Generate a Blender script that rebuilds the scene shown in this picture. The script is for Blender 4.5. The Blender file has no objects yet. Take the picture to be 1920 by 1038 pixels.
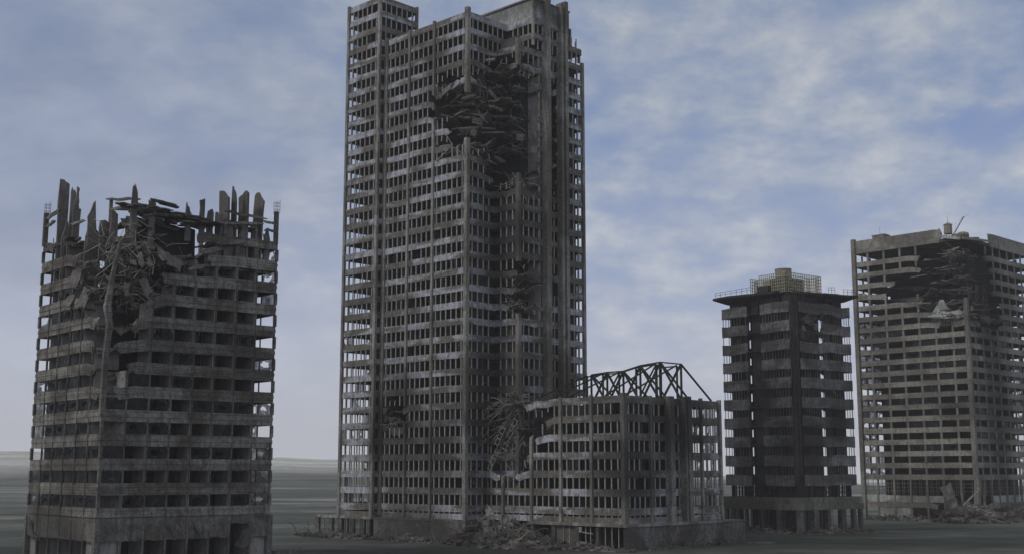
import bpy, math, random
from mathutils import Vector, Matrix, noise
R = math.radians
rnd = random.Random(7)
C = bpy.context.scene.collection
SC = bpy.context.scene
# ------------------------------------------------------------------ camera
CAM_H = 14.1
cd = bpy.data.cameras.new('camera'); cam = bpy.data.objects.new('camera', cd); C.objects.link(cam)
cam.location = (0, 0, CAM_H); cam.rotation_euler = (R(90 + 8.97), 0, 0)
cd.sensor_width = 36; cd.lens = 18 / math.tan(R(22.5)); cd.clip_start = 0.5; cd.clip_end = 20000
SC.camera = cam
# ------------------------------------------------------------------ view, world, sun
SC.view_settings.view_transform = 'Standard'; SC.view_settings.look = 'None'
SC.view_settings.gamma = 1; SC.view_settings.exposure = EXPOSURE = 0.0
SC.cycles.volume_bounces = 2
SC.cycles.volume_step_rate = 10
SUN_EL, SUN_AZ = 46, -118        # azimuth measured from +Y towards +X
w = bpy.data.worlds.new('World'); SC.world = w; w.use_nodes = True
nt = w.node_tree; nt.nodes.clear()
def N(t, ty, **k):
    n = t.nodes.new(ty)
    for a, b in k.items():
        if a.startswith('i_'): n.inputs[int(a[2:])].default_value = b
        else: setattr(n, a, b)
    return n
def ramp(t, src, stops, interp='LINEAR'):
    r = t.nodes.new('ShaderNodeValToRGB'); r.color_ramp.interpolation = interp
    el = r.color_ramp.elements
    while len(el) < len(stops): el.new(0.5)
    for e, (p, c) in zip(el, stops):
        e.position = p; e.color = (c, c, c, 1) if isinstance(c, (int, float)) else (*c, 1)
    t.links.new(src, r.inputs[0]); return r
def mth(t, op, a, b=None, clamp=False):
    n = t.nodes.new('ShaderNodeMath'); n.operation = op; n.use_clamp = clamp
    for i, s in enumerate((a, b)):
        if s is None: continue
        if isinstance(s, (int, float)): n.inputs[i].default_value = s
        else: t.links.new(s, n.inputs[i])
    return n.outputs[0]
def mixc(t, fac, a, b, mode='MIX'):
    n = t.nodes.new('ShaderNodeMix'); n.data_type = 'RGBA'; n.blend_type = mode
    for i, s in ((0, fac), (6, a), (7, b)):
        if isinstance(s, (int, float)): n.inputs[i].default_value = s
        elif isinstance(s, tuple): n.inputs[i].default_value = (*s, 1)
        else: t.links.new(s, n.inputs[i])
    return n.outputs[2]
L = nt.links.new
tc = N(nt, 'ShaderNodeTexCoord'); sep = N(nt, 'ShaderNodeSeparateXYZ'); L(tc.outputs['Generated'], sep.inputs[0])
zc = mth(nt, 'ADD', mth(nt, 'MAXIMUM', sep.outputs[2], 0.0), 0.34)
px = mth(nt, 'DIVIDE', sep.outputs[0], zc); py = mth(nt, 'DIVIDE', sep.outputs[1], zc)
cb = N(nt, 'ShaderNodeCombineXYZ'); L(px, cb.inputs[0]); L(py, cb.inputs[1])
def wnoise(scale, detail, rough, off=(0, 0, 0), dist=0.0):
    mp = N(nt, 'ShaderNodeMapping'); mp.inputs[1].default_value = off; L(cb.outputs[0], mp.inputs[0])
    n = N(nt, 'ShaderNodeTexNoise'); n.inputs['Scale'].default_value = scale; n.inputs['Detail'].default_value = detail
    n.inputs['Roughness'].default_value = rough; n.inputs['Distortion'].default_value = dist
    L(mp.outputs[0], n.inputs[0]); return n.outputs[0]
sky = N(nt, 'ShaderNodeTexSky'); sky.sky_type = 'NISHITA'; sky.sun_disc = False
sky.sun_elevation = R(SUN_EL); sky.sun_rotation = R(SUN_AZ); sky.air_density = 1.2; sky.dust_density = 2.0; sky.ozone_density = 3.0
n1 = wnoise(8.0, 8, 0.54, (3.1, 1.7, 0), 0.0); n2 = wnoise(1.7, 3, 0.5, (9.2, 4.4, 2))
n3 = wnoise(26, 6, 0.65, (1.2, 7.7, 5))
# cloud cover, cloud brightness
west = ramp(nt, mth(nt, 'ADD', mth(nt, 'MULTIPLY', px, 0.5), 0.5), [(0.22, 1.0), (0.55, 0.0)])       # heavier cloud sheet towards the left
cov = mth(nt, 'ADD', mth(nt, 'MULTIPLY', n1, 0.72), mth(nt, 'MULTIPLY', n2, 0.38))
cov = mth(nt, 'ADD', cov, mth(nt, 'MULTIPLY', west.outputs[0], 0.14))
covm = ramp(nt, cov, [(0.40, 0.35), (0.51, 0.88), (0.64, 1.0)])
brt = mth(nt, 'ADD', mth(nt, 'MULTIPLY', n1, 0.78), mth(nt, 'MULTIPLY', n3, 0.22))
cc = ramp(nt, brt, [(0.34, (2.9, 3.7, 5.6)), (0.46, (3.4, 4.15, 5.8)), (0.55, (4.4, 5.0, 6.2)), (0.67, (6.0, 6.3, 6.9))])
lc = ramp(nt, mth(nt, 'ADD', mth(nt, 'MULTIPLY', n2, 0.75), mth(nt, 'MULTIPLY', n1, 0.25)), [(0.36, (2.3, 2.85, 4.2)), (0.50, (3.35, 4.0, 5.6)), (0.62, (5.1, 5.75, 7.2))])
ccc = mixc(nt, mth(nt, 'MULTIPLY', west.outputs[0], 0.85), cc.outputs[0], lc.outputs[0])
bluesky = mixc(nt, 0.78, sky.outputs[0], (2.3, 3.3, 6.3))
skyc = mixc(nt, covm.outputs[0], bluesky, ccc)
skyc = mixc(nt, 1.0, skyc, ramp(nt, sep.outputs[2], [(0.08, 0.96), (0.38, 0.78)]).outputs[0], 'MULTIPLY')
hz = ramp(nt, sep.outputs[2], [(0.0, 1.0), (0.06, 0.7), (0.15, 0.25), (0.28, 0.0)])
skyc = mixc(nt, hz.outputs[0], skyc, (6.1, 6.25, 7.0))
zen = ramp(nt, sep.outputs[2], [(0.42, 0.0), (0.62, 1.0)])
skyc = mixc(nt, zen.outputs[0], skyc, (3.1, 3.0, 2.85))
bg = N(nt, 'ShaderNodeBackground'); L(skyc, bg.inputs[0]); bg.inputs[1].default_value = 0.10
ow = N(nt, 'ShaderNodeOutputWorld'); L(bg.outputs[0], ow.inputs[0])
sd = bpy.data.lights.new('sun', 'SUN'); sd.energy = 1.05; sd.angle = R(14); sd.color = (1.0, 0.95, 0.88)
sun = bpy.data.objects.new('sun', sd); C.objects.link(sun)
sv = Vector((math.sin(R(SUN_AZ)) * math.cos(R(SUN_EL)), math.cos(R(SUN_AZ)) * math.cos(R(SUN_EL)), math.sin(R(SUN_EL))))
sun.rotation_euler = sv.to_track_quat('Z', 'Y').to_euler(); sun.location = (-100, -50, 200)

# ------------------------------------------------------------------ materials
MT_CACHE = {}
def newmat(name):
    m = bpy.data.materials.new(name); m.use_nodes = True
    t = m.node_tree; b = t.nodes['Principled BSDF']; return m, t, b
def tnoise(t, co, scale, detail=4, rough=0.55, dist=0.0, sc=(1, 1, 1), off=(0, 0, 0)):
    mp = N(t, 'ShaderNodeMapping'); mp.inputs[1].default_value = off; mp.inputs[3].default_value = sc
    t.links.new(co, mp.inputs[0]); n = N(t, 'ShaderNodeTexNoise')
    n.inputs['Scale'].default_value = scale; n.inputs['Detail'].default_value = detail
    n.inputs['Roughness'].default_value = rough; n.inputs['Distortion'].default_value = dist
    t.links.new(mp.outputs[0], n.inputs[0]); return n.outputs[0]
def concrete(name, light, mid, dark, patch=(0.12, 0.12, 0.30), amount=0.5, joint=None, off=(0, 0, 0), fine=0.35, bump=0.3, speck=0.0, soot=.75, spots=()):
    """patchy weathered concrete: light field, soot patches, rain streaks, pitting"""
    m, t, b = newmat(name); co = N(t, 'ShaderNodeTexCoord').outputs['Object']
    big = tnoise(t, co, 1.0, 3, 0.55, 0.4, patch, off)
    med = tnoise(t, co, 0.45, 5, 0.65, 0.3, (1, 1, 1), off)
    stk = tnoise(t, co, 1.0, 3, 0.6, 0.0, (1.6, 1.6, 0.18), off)
    fin = tnoise(t, co, 2.6, 4, 0.75, 0.0, (1, 1, 1), off)
    r1 = ramp(t, big, [(0.5 - 0.055 - 0.12 * (amount - .5), 0.0), (0.5 + 0.055 - 0.12 * (amount - .5), 1.0)])
    hug = tnoise(t, co, 1.0, 3, 0.5, 0.5, (.035, .035, .05), (off[0] + 5, off[1], off[2] + 2))
    col = mixc(t, r1.outputs[0], light, mid)
    col = mixc(t, mth(t, 'MULTIPLY', ramp(t, hug, [(.50, 0.0), (.66, 1.0)]).outputs[0], soot), col, dark)
    r2 = ramp(t, med, [(0.50, 0.0), (0.68, 1.0)])
    col = mixc(t, mth(t, 'MULTIPLY', r2.outputs[0], 0.75), col, dark)
    r3 = ramp(t, stk, [(0.45, 0.0), (0.75, 0.7)])
    col = mixc(t, r3.outputs[0], col, dark)
    for (cx, cy, cz, rx, ry, rz) in spots:      # fire-blackened areas of the wall
        v1 = N(t, 'ShaderNodeVectorMath'); v1.operation = 'SUBTRACT'; t.links.new(co, v1.inputs[0]); v1.inputs[1].default_value = (cx, cy, cz)
        v2 = N(t, 'ShaderNodeVectorMath'); v2.operation = 'DIVIDE'; t.links.new(v1.outputs[0], v2.inputs[0]); v2.inputs[1].default_value = (rx, ry, rz)
        v3 = N(t, 'ShaderNodeVectorMath'); v3.operation = 'LENGTH'; t.links.new(v2.outputs[0], v3.inputs[0])
        q = ramp(t, mth(t, 'ADD', v3.outputs['Value'], mth(t, 'MULTIPLY', mth(t, 'SUBTRACT', big, .5), 1.6)), [(0.5, 0.88), (1.0, 0.0)])
        col = mixc(t, q.outputs[0], col, (.035, .032, .03))
    r4 = ramp(t, fin, [(0.35, 1.0 - fine), (0.65, 1.0 + fine)])
    col = mixc(t, 1.0, col, r4.outputs[0], 'MULTIPLY')
    if speck:
        vn = tnoise(t, co, 6.0, 2, 0.6); rs = ramp(t, vn, [(0.56, 0.0), (0.66, 1.0)])
        col = mixc(t, mth(t, 'MULTIPLY', rs.outputs[0], speck), col, tuple(min(1, c * 1.7) for c in light))
    if joint:
        bk = N(t, 'ShaderNodeTexBrick'); mp = N(t, 'ShaderNodeMapping'); sp = N(t, 'ShaderNodeSeparateXYZ'); t.links.new(co, sp.inputs[0])
        cx = N(t, 'ShaderNodeCombineXYZ'); t.links.new(mth(t, 'ADD', sp.outputs[0], sp.outputs[1]), cx.inputs[0]); t.links.new(sp.outputs[2], cx.inputs[1])
        t.links.new(cx.outputs[0], bk.inputs[0]); bk.offset = 0.0
        bk.inputs['Scale'].default_value = 1.0; bk.inputs['Brick Width'].default_value = joint[0]; bk.inputs['Row Height'].default_value = joint[1]
        bk.inputs['Mortar Size'].default_value = 0.035; bk.inputs['Mortar Smooth'].default_value = 0.3
        bk.inputs['Color1'].default_value = (1, 1, 1, 1); bk.inputs['Color2'].default_value = (.86, .86, .86, 1); bk.inputs['Mortar'].default_value = (.3, .3, .3, 1)
        col = mixc(t, 1.0, col, bk.outputs[0], 'MULTIPLY')
    t.links.new(col, b.inputs['Base Color']); b.inputs['Roughness'].default_value = 0.9
    b.inputs['Specular IOR Level'].default_value = 0.25
    if bump:
        bp = N(t, 'ShaderNodeBump'); bp.inputs['Strength'].default_value = bump; bp.inputs['Distance'].default_value = 0.15
        t.links.new(fin, bp.inputs['Height']); t.links.new(bp.outputs[0], b.inputs['Normal'])
    return m
def plain(name, col, rough=0.9, metal=0.0, var=0.4, scale=1.5):
    m, t, b = newmat(name); co = N(t, 'ShaderNodeTexCoord').outputs['Object']
    n = tnoise(t, co, scale, 4, 0.65); r = ramp(t, n, [(0.3, 1 - var), (0.7, 1 + var)])
    t.links.new(mixc(t, 1.0, col, r.outputs[0], 'MULTIPLY'), b.inputs['Base Color'])
    b.inputs['Roughness'].default_value = rough; b.inputs['Metallic'].default_value = metal
    b.inputs['Specular IOR Level'].default_value = 0.25
    return m
SP = [(0, 21, 24, 8, 10, 15), (2, 8, 20, 5, 9, 9), (7, -37, 14, 11, 11, 9), (24, -37, 24, 14, 6, 11), (6, -2, 30, 8, 9, 16), (8, -4, 64, 6, 6, 9), (9, -3, 88, 9, 9, 17)]
M = {
 'mt_band': concrete('tower_concrete_band', (.50, .515, .57), (.19, .175, .155), (.075, .067, .057), (.075, .075, .31), 0.55, spots=SP),
 'mt_pier': concrete('tower_concrete_pier', (.38, .37, .34), (.20, .187, .165), (.11, .10, .085), (.2, .2, .06), 0.45, spots=SP),
 'mt_mull': plain('tower_mullion_concrete', (.42, .41, .385), var=.3),
 'pale': concrete('pale_plaster_wall', (.50, .52, .50), (.26, .29, .27), (.16, .16, .15), (.18, .18, .18), 0.35),
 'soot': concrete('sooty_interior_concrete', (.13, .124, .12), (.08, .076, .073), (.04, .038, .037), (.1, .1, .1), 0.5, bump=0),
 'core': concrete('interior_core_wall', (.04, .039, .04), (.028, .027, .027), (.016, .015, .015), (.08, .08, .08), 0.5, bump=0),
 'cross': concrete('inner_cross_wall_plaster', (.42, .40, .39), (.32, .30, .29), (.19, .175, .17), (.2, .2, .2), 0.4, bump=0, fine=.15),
 'shard': concrete('torn_wall_piece', (.23, .215, .205), (.16, .148, .14), (.09, .083, .08), (.2, .2, .2), 0.45, bump=0, fine=.2),
 'pod': concrete('podium_rough_wall', (.21, .208, .20), (.10, .093, .087), (.055, .05, .047), (.11, .11, .08), 0.55, bump=.6),
 'b1_band': concrete('block_concrete_band', (.32, .312, .28), (.17, .156, .138), (.075, .068, .06), (.09, .09, .2), 0.45, joint=(4.5, .85)),
 'b1_pan': concrete('block_cladding_panel', (.24, .234, .215), (.16, .15, .135), (.06, .055, .05), (.15, .15, .1), 0.5, joint=(3.5, 8)),
 'b3_band': concrete('balcony_band_concrete', (.29, .28, .28), (.15, .137, .133), (.07, .065, .063), (.1, .1, .2), 0.5, joint=(5.6, 9), spots=[(5, 2, 20, 9, 9, 9), (1, 10, 32, 4, 5, 8), (16, 0, 26, 6, 6, 6)]),
 'b3_fas': concrete('olive_grey_fascia', (.25, .245, .20), (.17, .165, .14), (.08, .075, .065), (.1, .1, .1), 0.5),
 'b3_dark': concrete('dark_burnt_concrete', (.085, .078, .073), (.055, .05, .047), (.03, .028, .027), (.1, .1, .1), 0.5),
 'b4_band': concrete('rough_rendered_band', (.34, .325, .285), (.18, .168, .148), (.08, .075, .068), (.055, .055, .09), 0.5, speck=.45, spots=[(16, 0, 34, 9, 6, 30), (10, 2, 70, 16, 14, 16), (2, 6, 33, 5, 8, 5)]),
 'b4_pier': concrete('slab_block_pier', (.28, .265, .235), (.175, .165, .148), (.1, .09, .08), (.1, .1, .06), 0.5),
 'rub': concrete('rubble_concrete', (.24, .23, .215), (.12, .112, .102), (.045, .041, .037), (.3, .3, .3), 0.5),
 'wreck': concrete('wreckage_concrete', (.25, .235, .22), (.13, .12, .11), (.06, .056, .052), (.3, .3, .3), 0.5),
 'lwreck': concrete('pale_torn_slab', (.38, .375, .35), (.22, .205, .18), (.10, .093, .082), (.2, .2, .2), 0.4),
 'rod': plain('bent_reinforcement_steel', (.21, .195, .18), .8, 0.0),
 'lrod': plain('pale_bent_conduit', (.33, .31, .28), .8, 0.0),
 'truss': plain('rusty_dark_steel', (.035, .037, .03), .75, 0.2),
 'lattice': plain('pale_lattice_metal', (.42, .40, .29), .7, 0.0),
 'tank': plain('tank_weathered_metal', (.30, .27, .22), .8, 0.0, .25, 2),
 'wood': plain('broken_plank', (.19, .165, .14), .9),
}
def glassmat():
    m, t, b = newmat('dirty_window_glass'); co = N(t, 'ShaderNodeTexCoord').outputs['Object']
    n = tnoise(t, co, 0.7, 5, 0.65, 0.5); r = ramp(t, n, [(0.35, (.010, .010, .012)), (0.60, (.028, .029, .034)), (.80, (.085, .087, .098))])
    t.links.new(r.outputs[0], b.inputs['Base Color']); b.inputs['Roughness'].default_value = 0.45
    b.inputs['Specular IOR Level'].default_value = 0.2
    a = ramp(t, n, [(0.3, 0.55), (0.65, 0.95)]); t.links.new(a.outputs[0], b.inputs['Alpha']); return m
M['glass'] = glassmat()

# ------------------------------------------------------------------ mesh helpers
class MB:
    def __init__(s): s.v = []; s.f = []
    def add(s, vs, fs):
        o = len(s.v); s.v += [tuple(p) for p in vs]; s.f += [tuple(i + o for i in f) for f in fs]
    def box(s, x0, y0, z0, x1, y1, z1):
        if x0 > x1: x0, x1 = x1, x0
        if y0 > y1: y0, y1 = y1, y0
        s.add([(x0,y0,z0),(x1,y0,z0),(x1,y1,z0),(x0,y1,z0),(x0,y0,z1),(x1,y0,z1),(x1,y1,z1),(x0,y1,z1)],
              [(0,3,2,1),(4,5,6,7),(0,1,5,4),(1,2,6,5),(2,3,7,6),(3,0,4,7)])
    def loft(s, rings, cap=True):
        n = len(rings[0]); o = len(s.v)
        for r in rings: s.v += [tuple(p) for p in r]
        for i in range(len(rings) - 1):
            for j in range(n):
                a = o + i * n + j; b2 = o + i * n + (j + 1) % n
                s.f.append((a, b2, b2 + n, a + n))
        if cap:
            s.f.append(tuple(o + j for j in reversed(range(n)))); e = o + (len(rings) - 1) * n
            s.f.append(tuple(e + j for j in range(n)))
    def tube(s, pts, r, n=4):
        rings = []; P = [Vector(p) for p in pts]
        for i, p in enumerate(P):
            d = (P[min(i + 1, len(P) - 1)] - P[max(i - 1, 0)])
            if d.length < 1e-6: d = Vector((0, 0, 1))
            d.normalize(); a = d.cross(Vector((0, 0, 1)) if abs(d.z) < .9 else Vector((1, 0, 0))).normalized(); b = d.cross(a)
            rings.append([p + (a * math.cos(k * 2 * math.pi / n + .785) + b * math.sin(k * 2 * math.pi / n + .785)) * r for k in range(n)])
        s.loft(rings)
    def beam(s, p, q, w, h):
        p, q = Vector(p), Vector(q); d = (q - p).normalized()
        a = d.cross(Vector((0, 0, 1)) if abs(d.z) < .95 else Vector((1, 0, 0))).normalized() * w / 2; b = d.cross(a).normalized() * h / 2
        s.loft([[c - a - b, c + a - b, c + a + b, c - a + b] for c in (p, q)])
    def shard(s, c, sx, sy, th, rot, r=None, bend=0.0, nseg=9, jag=.28):
        """irregular broken plate: ragged outline, thickness, slight bend"""
        r = r or rnd; c = Vector(c); ang = sorted(r.uniform(0, 2 * math.pi) for _ in range(nseg)); pts = []
        for a in ang:
            ca, sa = math.cos(a), math.sin(a); k = 1 / max(abs(ca), abs(sa)); k *= r.uniform(1 - jag * 1.6, 1 + jag * .3)
            pts.append((ca * k * sx / 2, sa * k * sy / 2))
        mt = rot
        def P(x, y, z): return c + mt @ Vector((x, y, z + bend * (x * x) / max(sx, .1)))
        top = [P(x, y, th / 2) for x, y in pts]; bot = [P(x * .96, y * .96, -th / 2) for x, y in pts]; n = nseg
        ct = P(0, 0, th / 2); cbm = P(0, 0, -th / 2)
        s.add(top + bot + [ct, cbm], [(i, (i + 1) % n, 2 * n) for i in range(n)] + [((i + 1) % n + n, i + n, 2 * n + 1) for i in range(n)] + [(i + n, (i + 1) % n + n, (i + 1) % n, i) for i in range(n)])
    def obj(s, name, mat, parent=None, smooth=False, stuff=False, **tags):
        me = bpy.data.meshes.new(name); me.from_pydata(s.v, [], s.f); me.validate(); me.update()
        me.materials.append(M[mat] if isinstance(mat, str) else mat)
        if smooth:
            for p in me.polygons: p.use_smooth = True
        o = bpy.data.objects.new(name, me); C.objects.link(o)
        if parent: o.parent = parent
        if stuff: o['kind'] = 'stuff'
        for k, v in tags.items(): o[k] = v
        return o
def euler(a, b, c): return Matrix.Rotation(c, 3, 'Z') @ Matrix.Rotation(b, 3, 'Y') @ Matrix.Rotation(a, 3, 'X')
def rrot(r=None, tilt=.6):
    r = r or rnd; return euler(r.gauss(0, tilt), r.gauss(0, tilt), r.uniform(0, 6.28))
def thing(name, label, cat, loc=(0, 0, 0), rot=0, group=None):
    o = bpy.data.objects.new(name, None); C.objects.link(o); o.location = loc; o.rotation_euler = (0, 0, R(rot))
    o['label'] = label; o['category'] = cat
    if group: o['group'] = group
    return o
def many(name, mbs, mat, parent, limit=100):
    """first <limit> meshes become parts of their own, the rest one stuff part"""
    for m in mbs[:limit]: m.obj(name, mat, parent)
    if len(mbs) > limit:
        a = MB()
        for m in mbs[limit:]: a.add(m.v, m.f)
        a.obj(name, mat, parent, stuff=True)
def split_obj(mb, name, mat, parent, **k):
    par = list(range(len(mb.v)))
    def find(a):
        while par[a] != a: par[a] = par[par[a]]; a = par[a]
        return a
    for f in mb.f:
        for q in f[1:]: par[find(q)] = find(f[0])
    g = {}
    for f in mb.f: g.setdefault(find(f[0]), []).append(f)
    for fs in g.values():
        idx = sorted({i for f in fs for i in f}); m = {i: j for j, i in enumerate(idx)}; n = MB()
        n.add([mb.v[i] for i in idx], [tuple(m[i] for i in f) for f in fs]); n.obj(name, mat, parent, **k)
def nz(x, y, z, s=1.0, off=0.0): return noise.noise(Vector((x * s + off, y * s - off * .7, z * s + off * 1.3)))

# ------------------------------------------------------------------ ruined-building kit (local coords: x right-back, y left-back)
class Dmg:
    def __init__(s, zones, amp=.35, sc=.22, seed=0): s.z = zones; s.amp = amp; s.sc = sc; s.seed = seed
    def __call__(s, x, y, z):
        best = -9
        for (cx, cy, cz, rx, ry, rz, *pw) in s.z:
            p_ = pw[0] if pw else 2
            d = 1 - (abs((x - cx) / rx) ** p_ + abs((y - cy) / ry) ** p_ + abs((z - cz) / rz) ** p_) ** (1 / p_)
            best = max(best, d)
        if best > -1: best += s.amp * nz(x, y, z, s.sc, 3.3 + s.seed)
        return best
def edges(poly):
    """poly listed so that the outside is on the right of travel -> (P, Q, dir, outward, turnP, turnQ)"""
    n = len(poly); out = []
    for i in range(n):
        P = Vector((*poly[i], 0)); Q = Vector((*poly[(i + 1) % n], 0)); d = (Q - P); ln = d.length; d = d / ln
        o = Vector((d.y, -d.x, 0))
        A = Vector((*poly[i - 1], 0)); B = Vector((*poly[(i + 2) % n], 0))
        d0 = (P - A).normalized(); d1 = (B - Q).normalized()
        tp = d0.x * d.y - d0.y * d.x; tq = d.x * d1.y - d.y * d1.x      # +1 convex (left turn), -1 re-entrant
        out.append((P, Q, d, o, ln, tp, tq))
    return out
def spandrel_ring(mb, poly, z, h, th, off, dmg, mod=1.6, seed=1, prof=None, sag=1.0, skip=None):
    r = random.Random(seed * 77 + int(z * 10))
    prof = prof or [(off, -h), (off, 0), (off - th, 0), (off - th, -h)]
    for ei, (P, Q, d, o, ln, tp, tq) in enumerate(edges(poly)):
        if skip and ei in skip: continue
        n = max(1, round(ln / mod)); st = [ln * i / n for i in range(n + 1)]
        def alive(i):
            c = P + d * (st[i] + st[i + 1]) / 2
            return dmg(c.x, c.y, z) < 0
        i = 0
        while i < n:
            if not alive(i): i += 1; continue
            j = i
            while j < n and alive(j): j += 1
            rings = []; whole0 = (i == 0); whole1 = (j == n)
            ss = [(k, st[k]) for k in range(i, j + 1)]
            if not whole0: ss = [(-1, st[i] - r.uniform(.2, 1.2))] + ss
            if not whole1: ss = ss + [(-2, st[j] + r.uniform(.2, 1.2))]
            for idx, (k, s0) in enumerate(ss):
                c = P + d * s0; near = dmg(c.x, c.y, z); dz = 0
                if near > -.25 and k not in (0, n): dz = -max(0, near + .25) * sag * 2.2 + r.uniform(-.08, .08) * 1
                ring = []
                for (po, pz) in prof:
                    s1 = s0
                    if s0 == 0: s1 = -po * (1 if tp > 0 else -1) if abs(tp) > .5 else 0
                    if s0 == ln: s1 = ln + po * (1 if tq > 0 else -1) if abs(tq) > .5 else ln
                    q = P + d * s1 + o * po
                    zz = z + pz + dz
                    if k in (-1, -2):
                        zz = z + dz + pz * .5 + r.uniform(-.35, .35) * h; q = q + d * r.uniform(-.5, .5)
                    ring.append((q.x, q.y, zz))
                rings.append(ring)
            # prof is listed bottom-out, top-out, top-in, bottom-in
            mb.loft(rings); i = j
def verticals(poly, levels, mod, gap, wid, dep, off, dmg, piers=(), seed=5, skip=None, bent=.6):
    """mullions from sill to the band above; returns list of (priority, MB)"""
    r = random.Random(seed); out = []
    for ei, (P, Q, d, o, ln, tp, tq) in enumerate(edges(poly)):
        if skip and ei in skip: continue
        n = max(1, round(ln / mod))
        for i in range(1, n):
            c = P + d * (ln * i / n)
            if any((c.x - a) ** 2 + (c.y - b) ** 2 < .7 for a, b in piers): continue
            for z0, z1 in levels:
                zt = z1 - gap; D = dmg(c.x, c.y, (z0 + zt) / 2); a = z0 - .05; b = zt + .05
                if D > .12: continue
                m = MB(); q = c + o * off
                if D > -.06:
                    top = r.random() < .5; L_ = (b - a) * r.uniform(.3, .8); bx = r.uniform(-bent, bent); by = r.uniform(-bent, bent)
                    if top: pts = [(q.x, q.y, b), (q.x, q.y, b - L_ * .5), (q.x + bx * .4, q.y + by * .4, b - L_)]
                    else: pts = [(q.x, q.y, a), (q.x, q.y, a + L_ * .5), (q.x + bx * .4, q.y + by * .4, a + L_)]
                    m.tube(pts, wid * .6, 4)
                else:
                    if r.random() < .02: continue
                    h = wid / 2; A = q - d * h; B = q + d * h; i2 = o * -dep
                    m.loft([[(p.x, p.y, zz) for p in (A, B, B + i2, A + i2)] for zz in (a, b)])
                out.append((P, o, c, (z0 + zt) / 2, m))
    return out
def slab(mb, poly, z, th, inset, dmg, cell=2.0, droop=1.6, seed=0, hole=None):
    xs = sorted(set(p[0] for p in poly)); ys = sorted(set(p[1] for p in poly))
    def sub(a):
        o = []
        for i in range(len(a) - 1):
            n = max(1, math.ceil((a[i + 1] - a[i]) / cell)); o += [a[i] + (a[i + 1] - a[i]) * k / n for k in range(n)]
        return o + [a[-1]]
    X = sub(xs); Y = sub(ys)
    def inside(x, y):
        c = False; n = len(poly)
        for i in range(n):
            x1, y1 = poly[i]; x2, y2 = poly[(i + 1) % n]
            if (y1 > y) != (y2 > y) and x < (x2 - x1) * (y - y1) / (y2 - y1) + x1: c = not c
        return c
    keep = {}
    for i in range(len(X) - 1):
        for j in range(len(Y) - 1):
            cx, cy = (X[i] + X[i + 1]) / 2, (Y[j] + Y[j + 1]) / 2
            if inside(cx, cy) and dmg(cx, cy, z) < 0 and not (hole and hole[0] < cx < hole[2] and hole[1] < cy < hole[3]): keep[(i, j)] = 1
    vid = {}; vs = []; fs = []
    def V(i, j, t):
        k = (i, j, t)
        if k not in vid:
            x, y = X[i], Y[j]
            near = dmg(x, y, z); dz = 0; e = .02
            # pull in to stay inside the facade
            nb = [(i + a, j + b) for a in (-1, 0) for b in (-1, 0)]
            ins = [inside(x + a * .05, y + b * .05) for a, b in ((-1, -1), (1, -1), (-1, 1), (1, 1))]
            if not all(ins):
                sx = (ins[1] + ins[3]) - (ins[0] + ins[2]); sy = (ins[2] + ins[3]) - (ins[0] + ins[1])
                if sum(ins) == 3: sx, sy = sx, sy
                x += (1 if sx > 0 else -1 if sx < 0 else 0) * inset; y += (1 if sy > 0 else -1 if sy < 0 else 0) * inset
            if near > -.35:
                dz = -droop * max(0, near + .35) * 1.6; x += .5 * nz(x, y, z, .9, 1) * (near + .35) * 2; y += .5 * nz(x, y, z, .9, 8) * (near + .35) * 2
            vid[k] = len(vs); vs.append((x, y, z + dz - (th if t else 0)))
        return vid[k]
    for (i, j) in keep:
        fs.append((V(i, j, 0), V(i + 1, j, 0), V(i + 1, j + 1, 0), V(i, j + 1, 0)))
        fs.append((V(i, j, 1), V(i, j + 1, 1), V(i + 1, j + 1, 1), V(i + 1, j, 1)))
        for (a, b, p, q) in ((i, j - 1, (i, j), (i + 1, j)), (i + 1, j, (i + 1, j), (i + 1, j + 1)), (i, j + 1, (i + 1, j + 1), (i, j + 1)), (i - 1, j, (i, j + 1), (i, j))):
            if (a, b) not in keep: fs.append((V(*p, 1), V(*q, 1), V(*q, 0), V(*p, 0)))
    mb.add(vs, fs)
def pier(mb, x, y, w, d, z0, z1, dmg=None, seed=0, tip=True):
    """square pier split where the damage cuts it, with broken ends"""
    r = random.Random(seed + int(x * 13 + y * 7)); n = max(2, int((z1 - z0) / 1.2)); zs = [z0 + (z1 - z0) * i / n for i in range(n + 1)]
    al = [dmg is None or dmg(x, y, (zs[i] + zs[i + 1]) / 2) < 0 for i in range(n)]
    i = 0
    while i < n:
        if not al[i]: i += 1; continue
        j = i
        while j < n and al[j]: j += 1
        R_ = []
        for k in (i, j):
            br = (k not in (0, n)); e = []
            for sx, sy in ((-1, -1), (1, -1), (1, 1), (-1, 1)):
                e.append((x + sx * w / 2, y + sy * d / 2, zs[k] + (r.uniform(-.7, .7) if br else 0)))
            R_.append(e)
        mb.loft(R_); i = j
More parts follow.
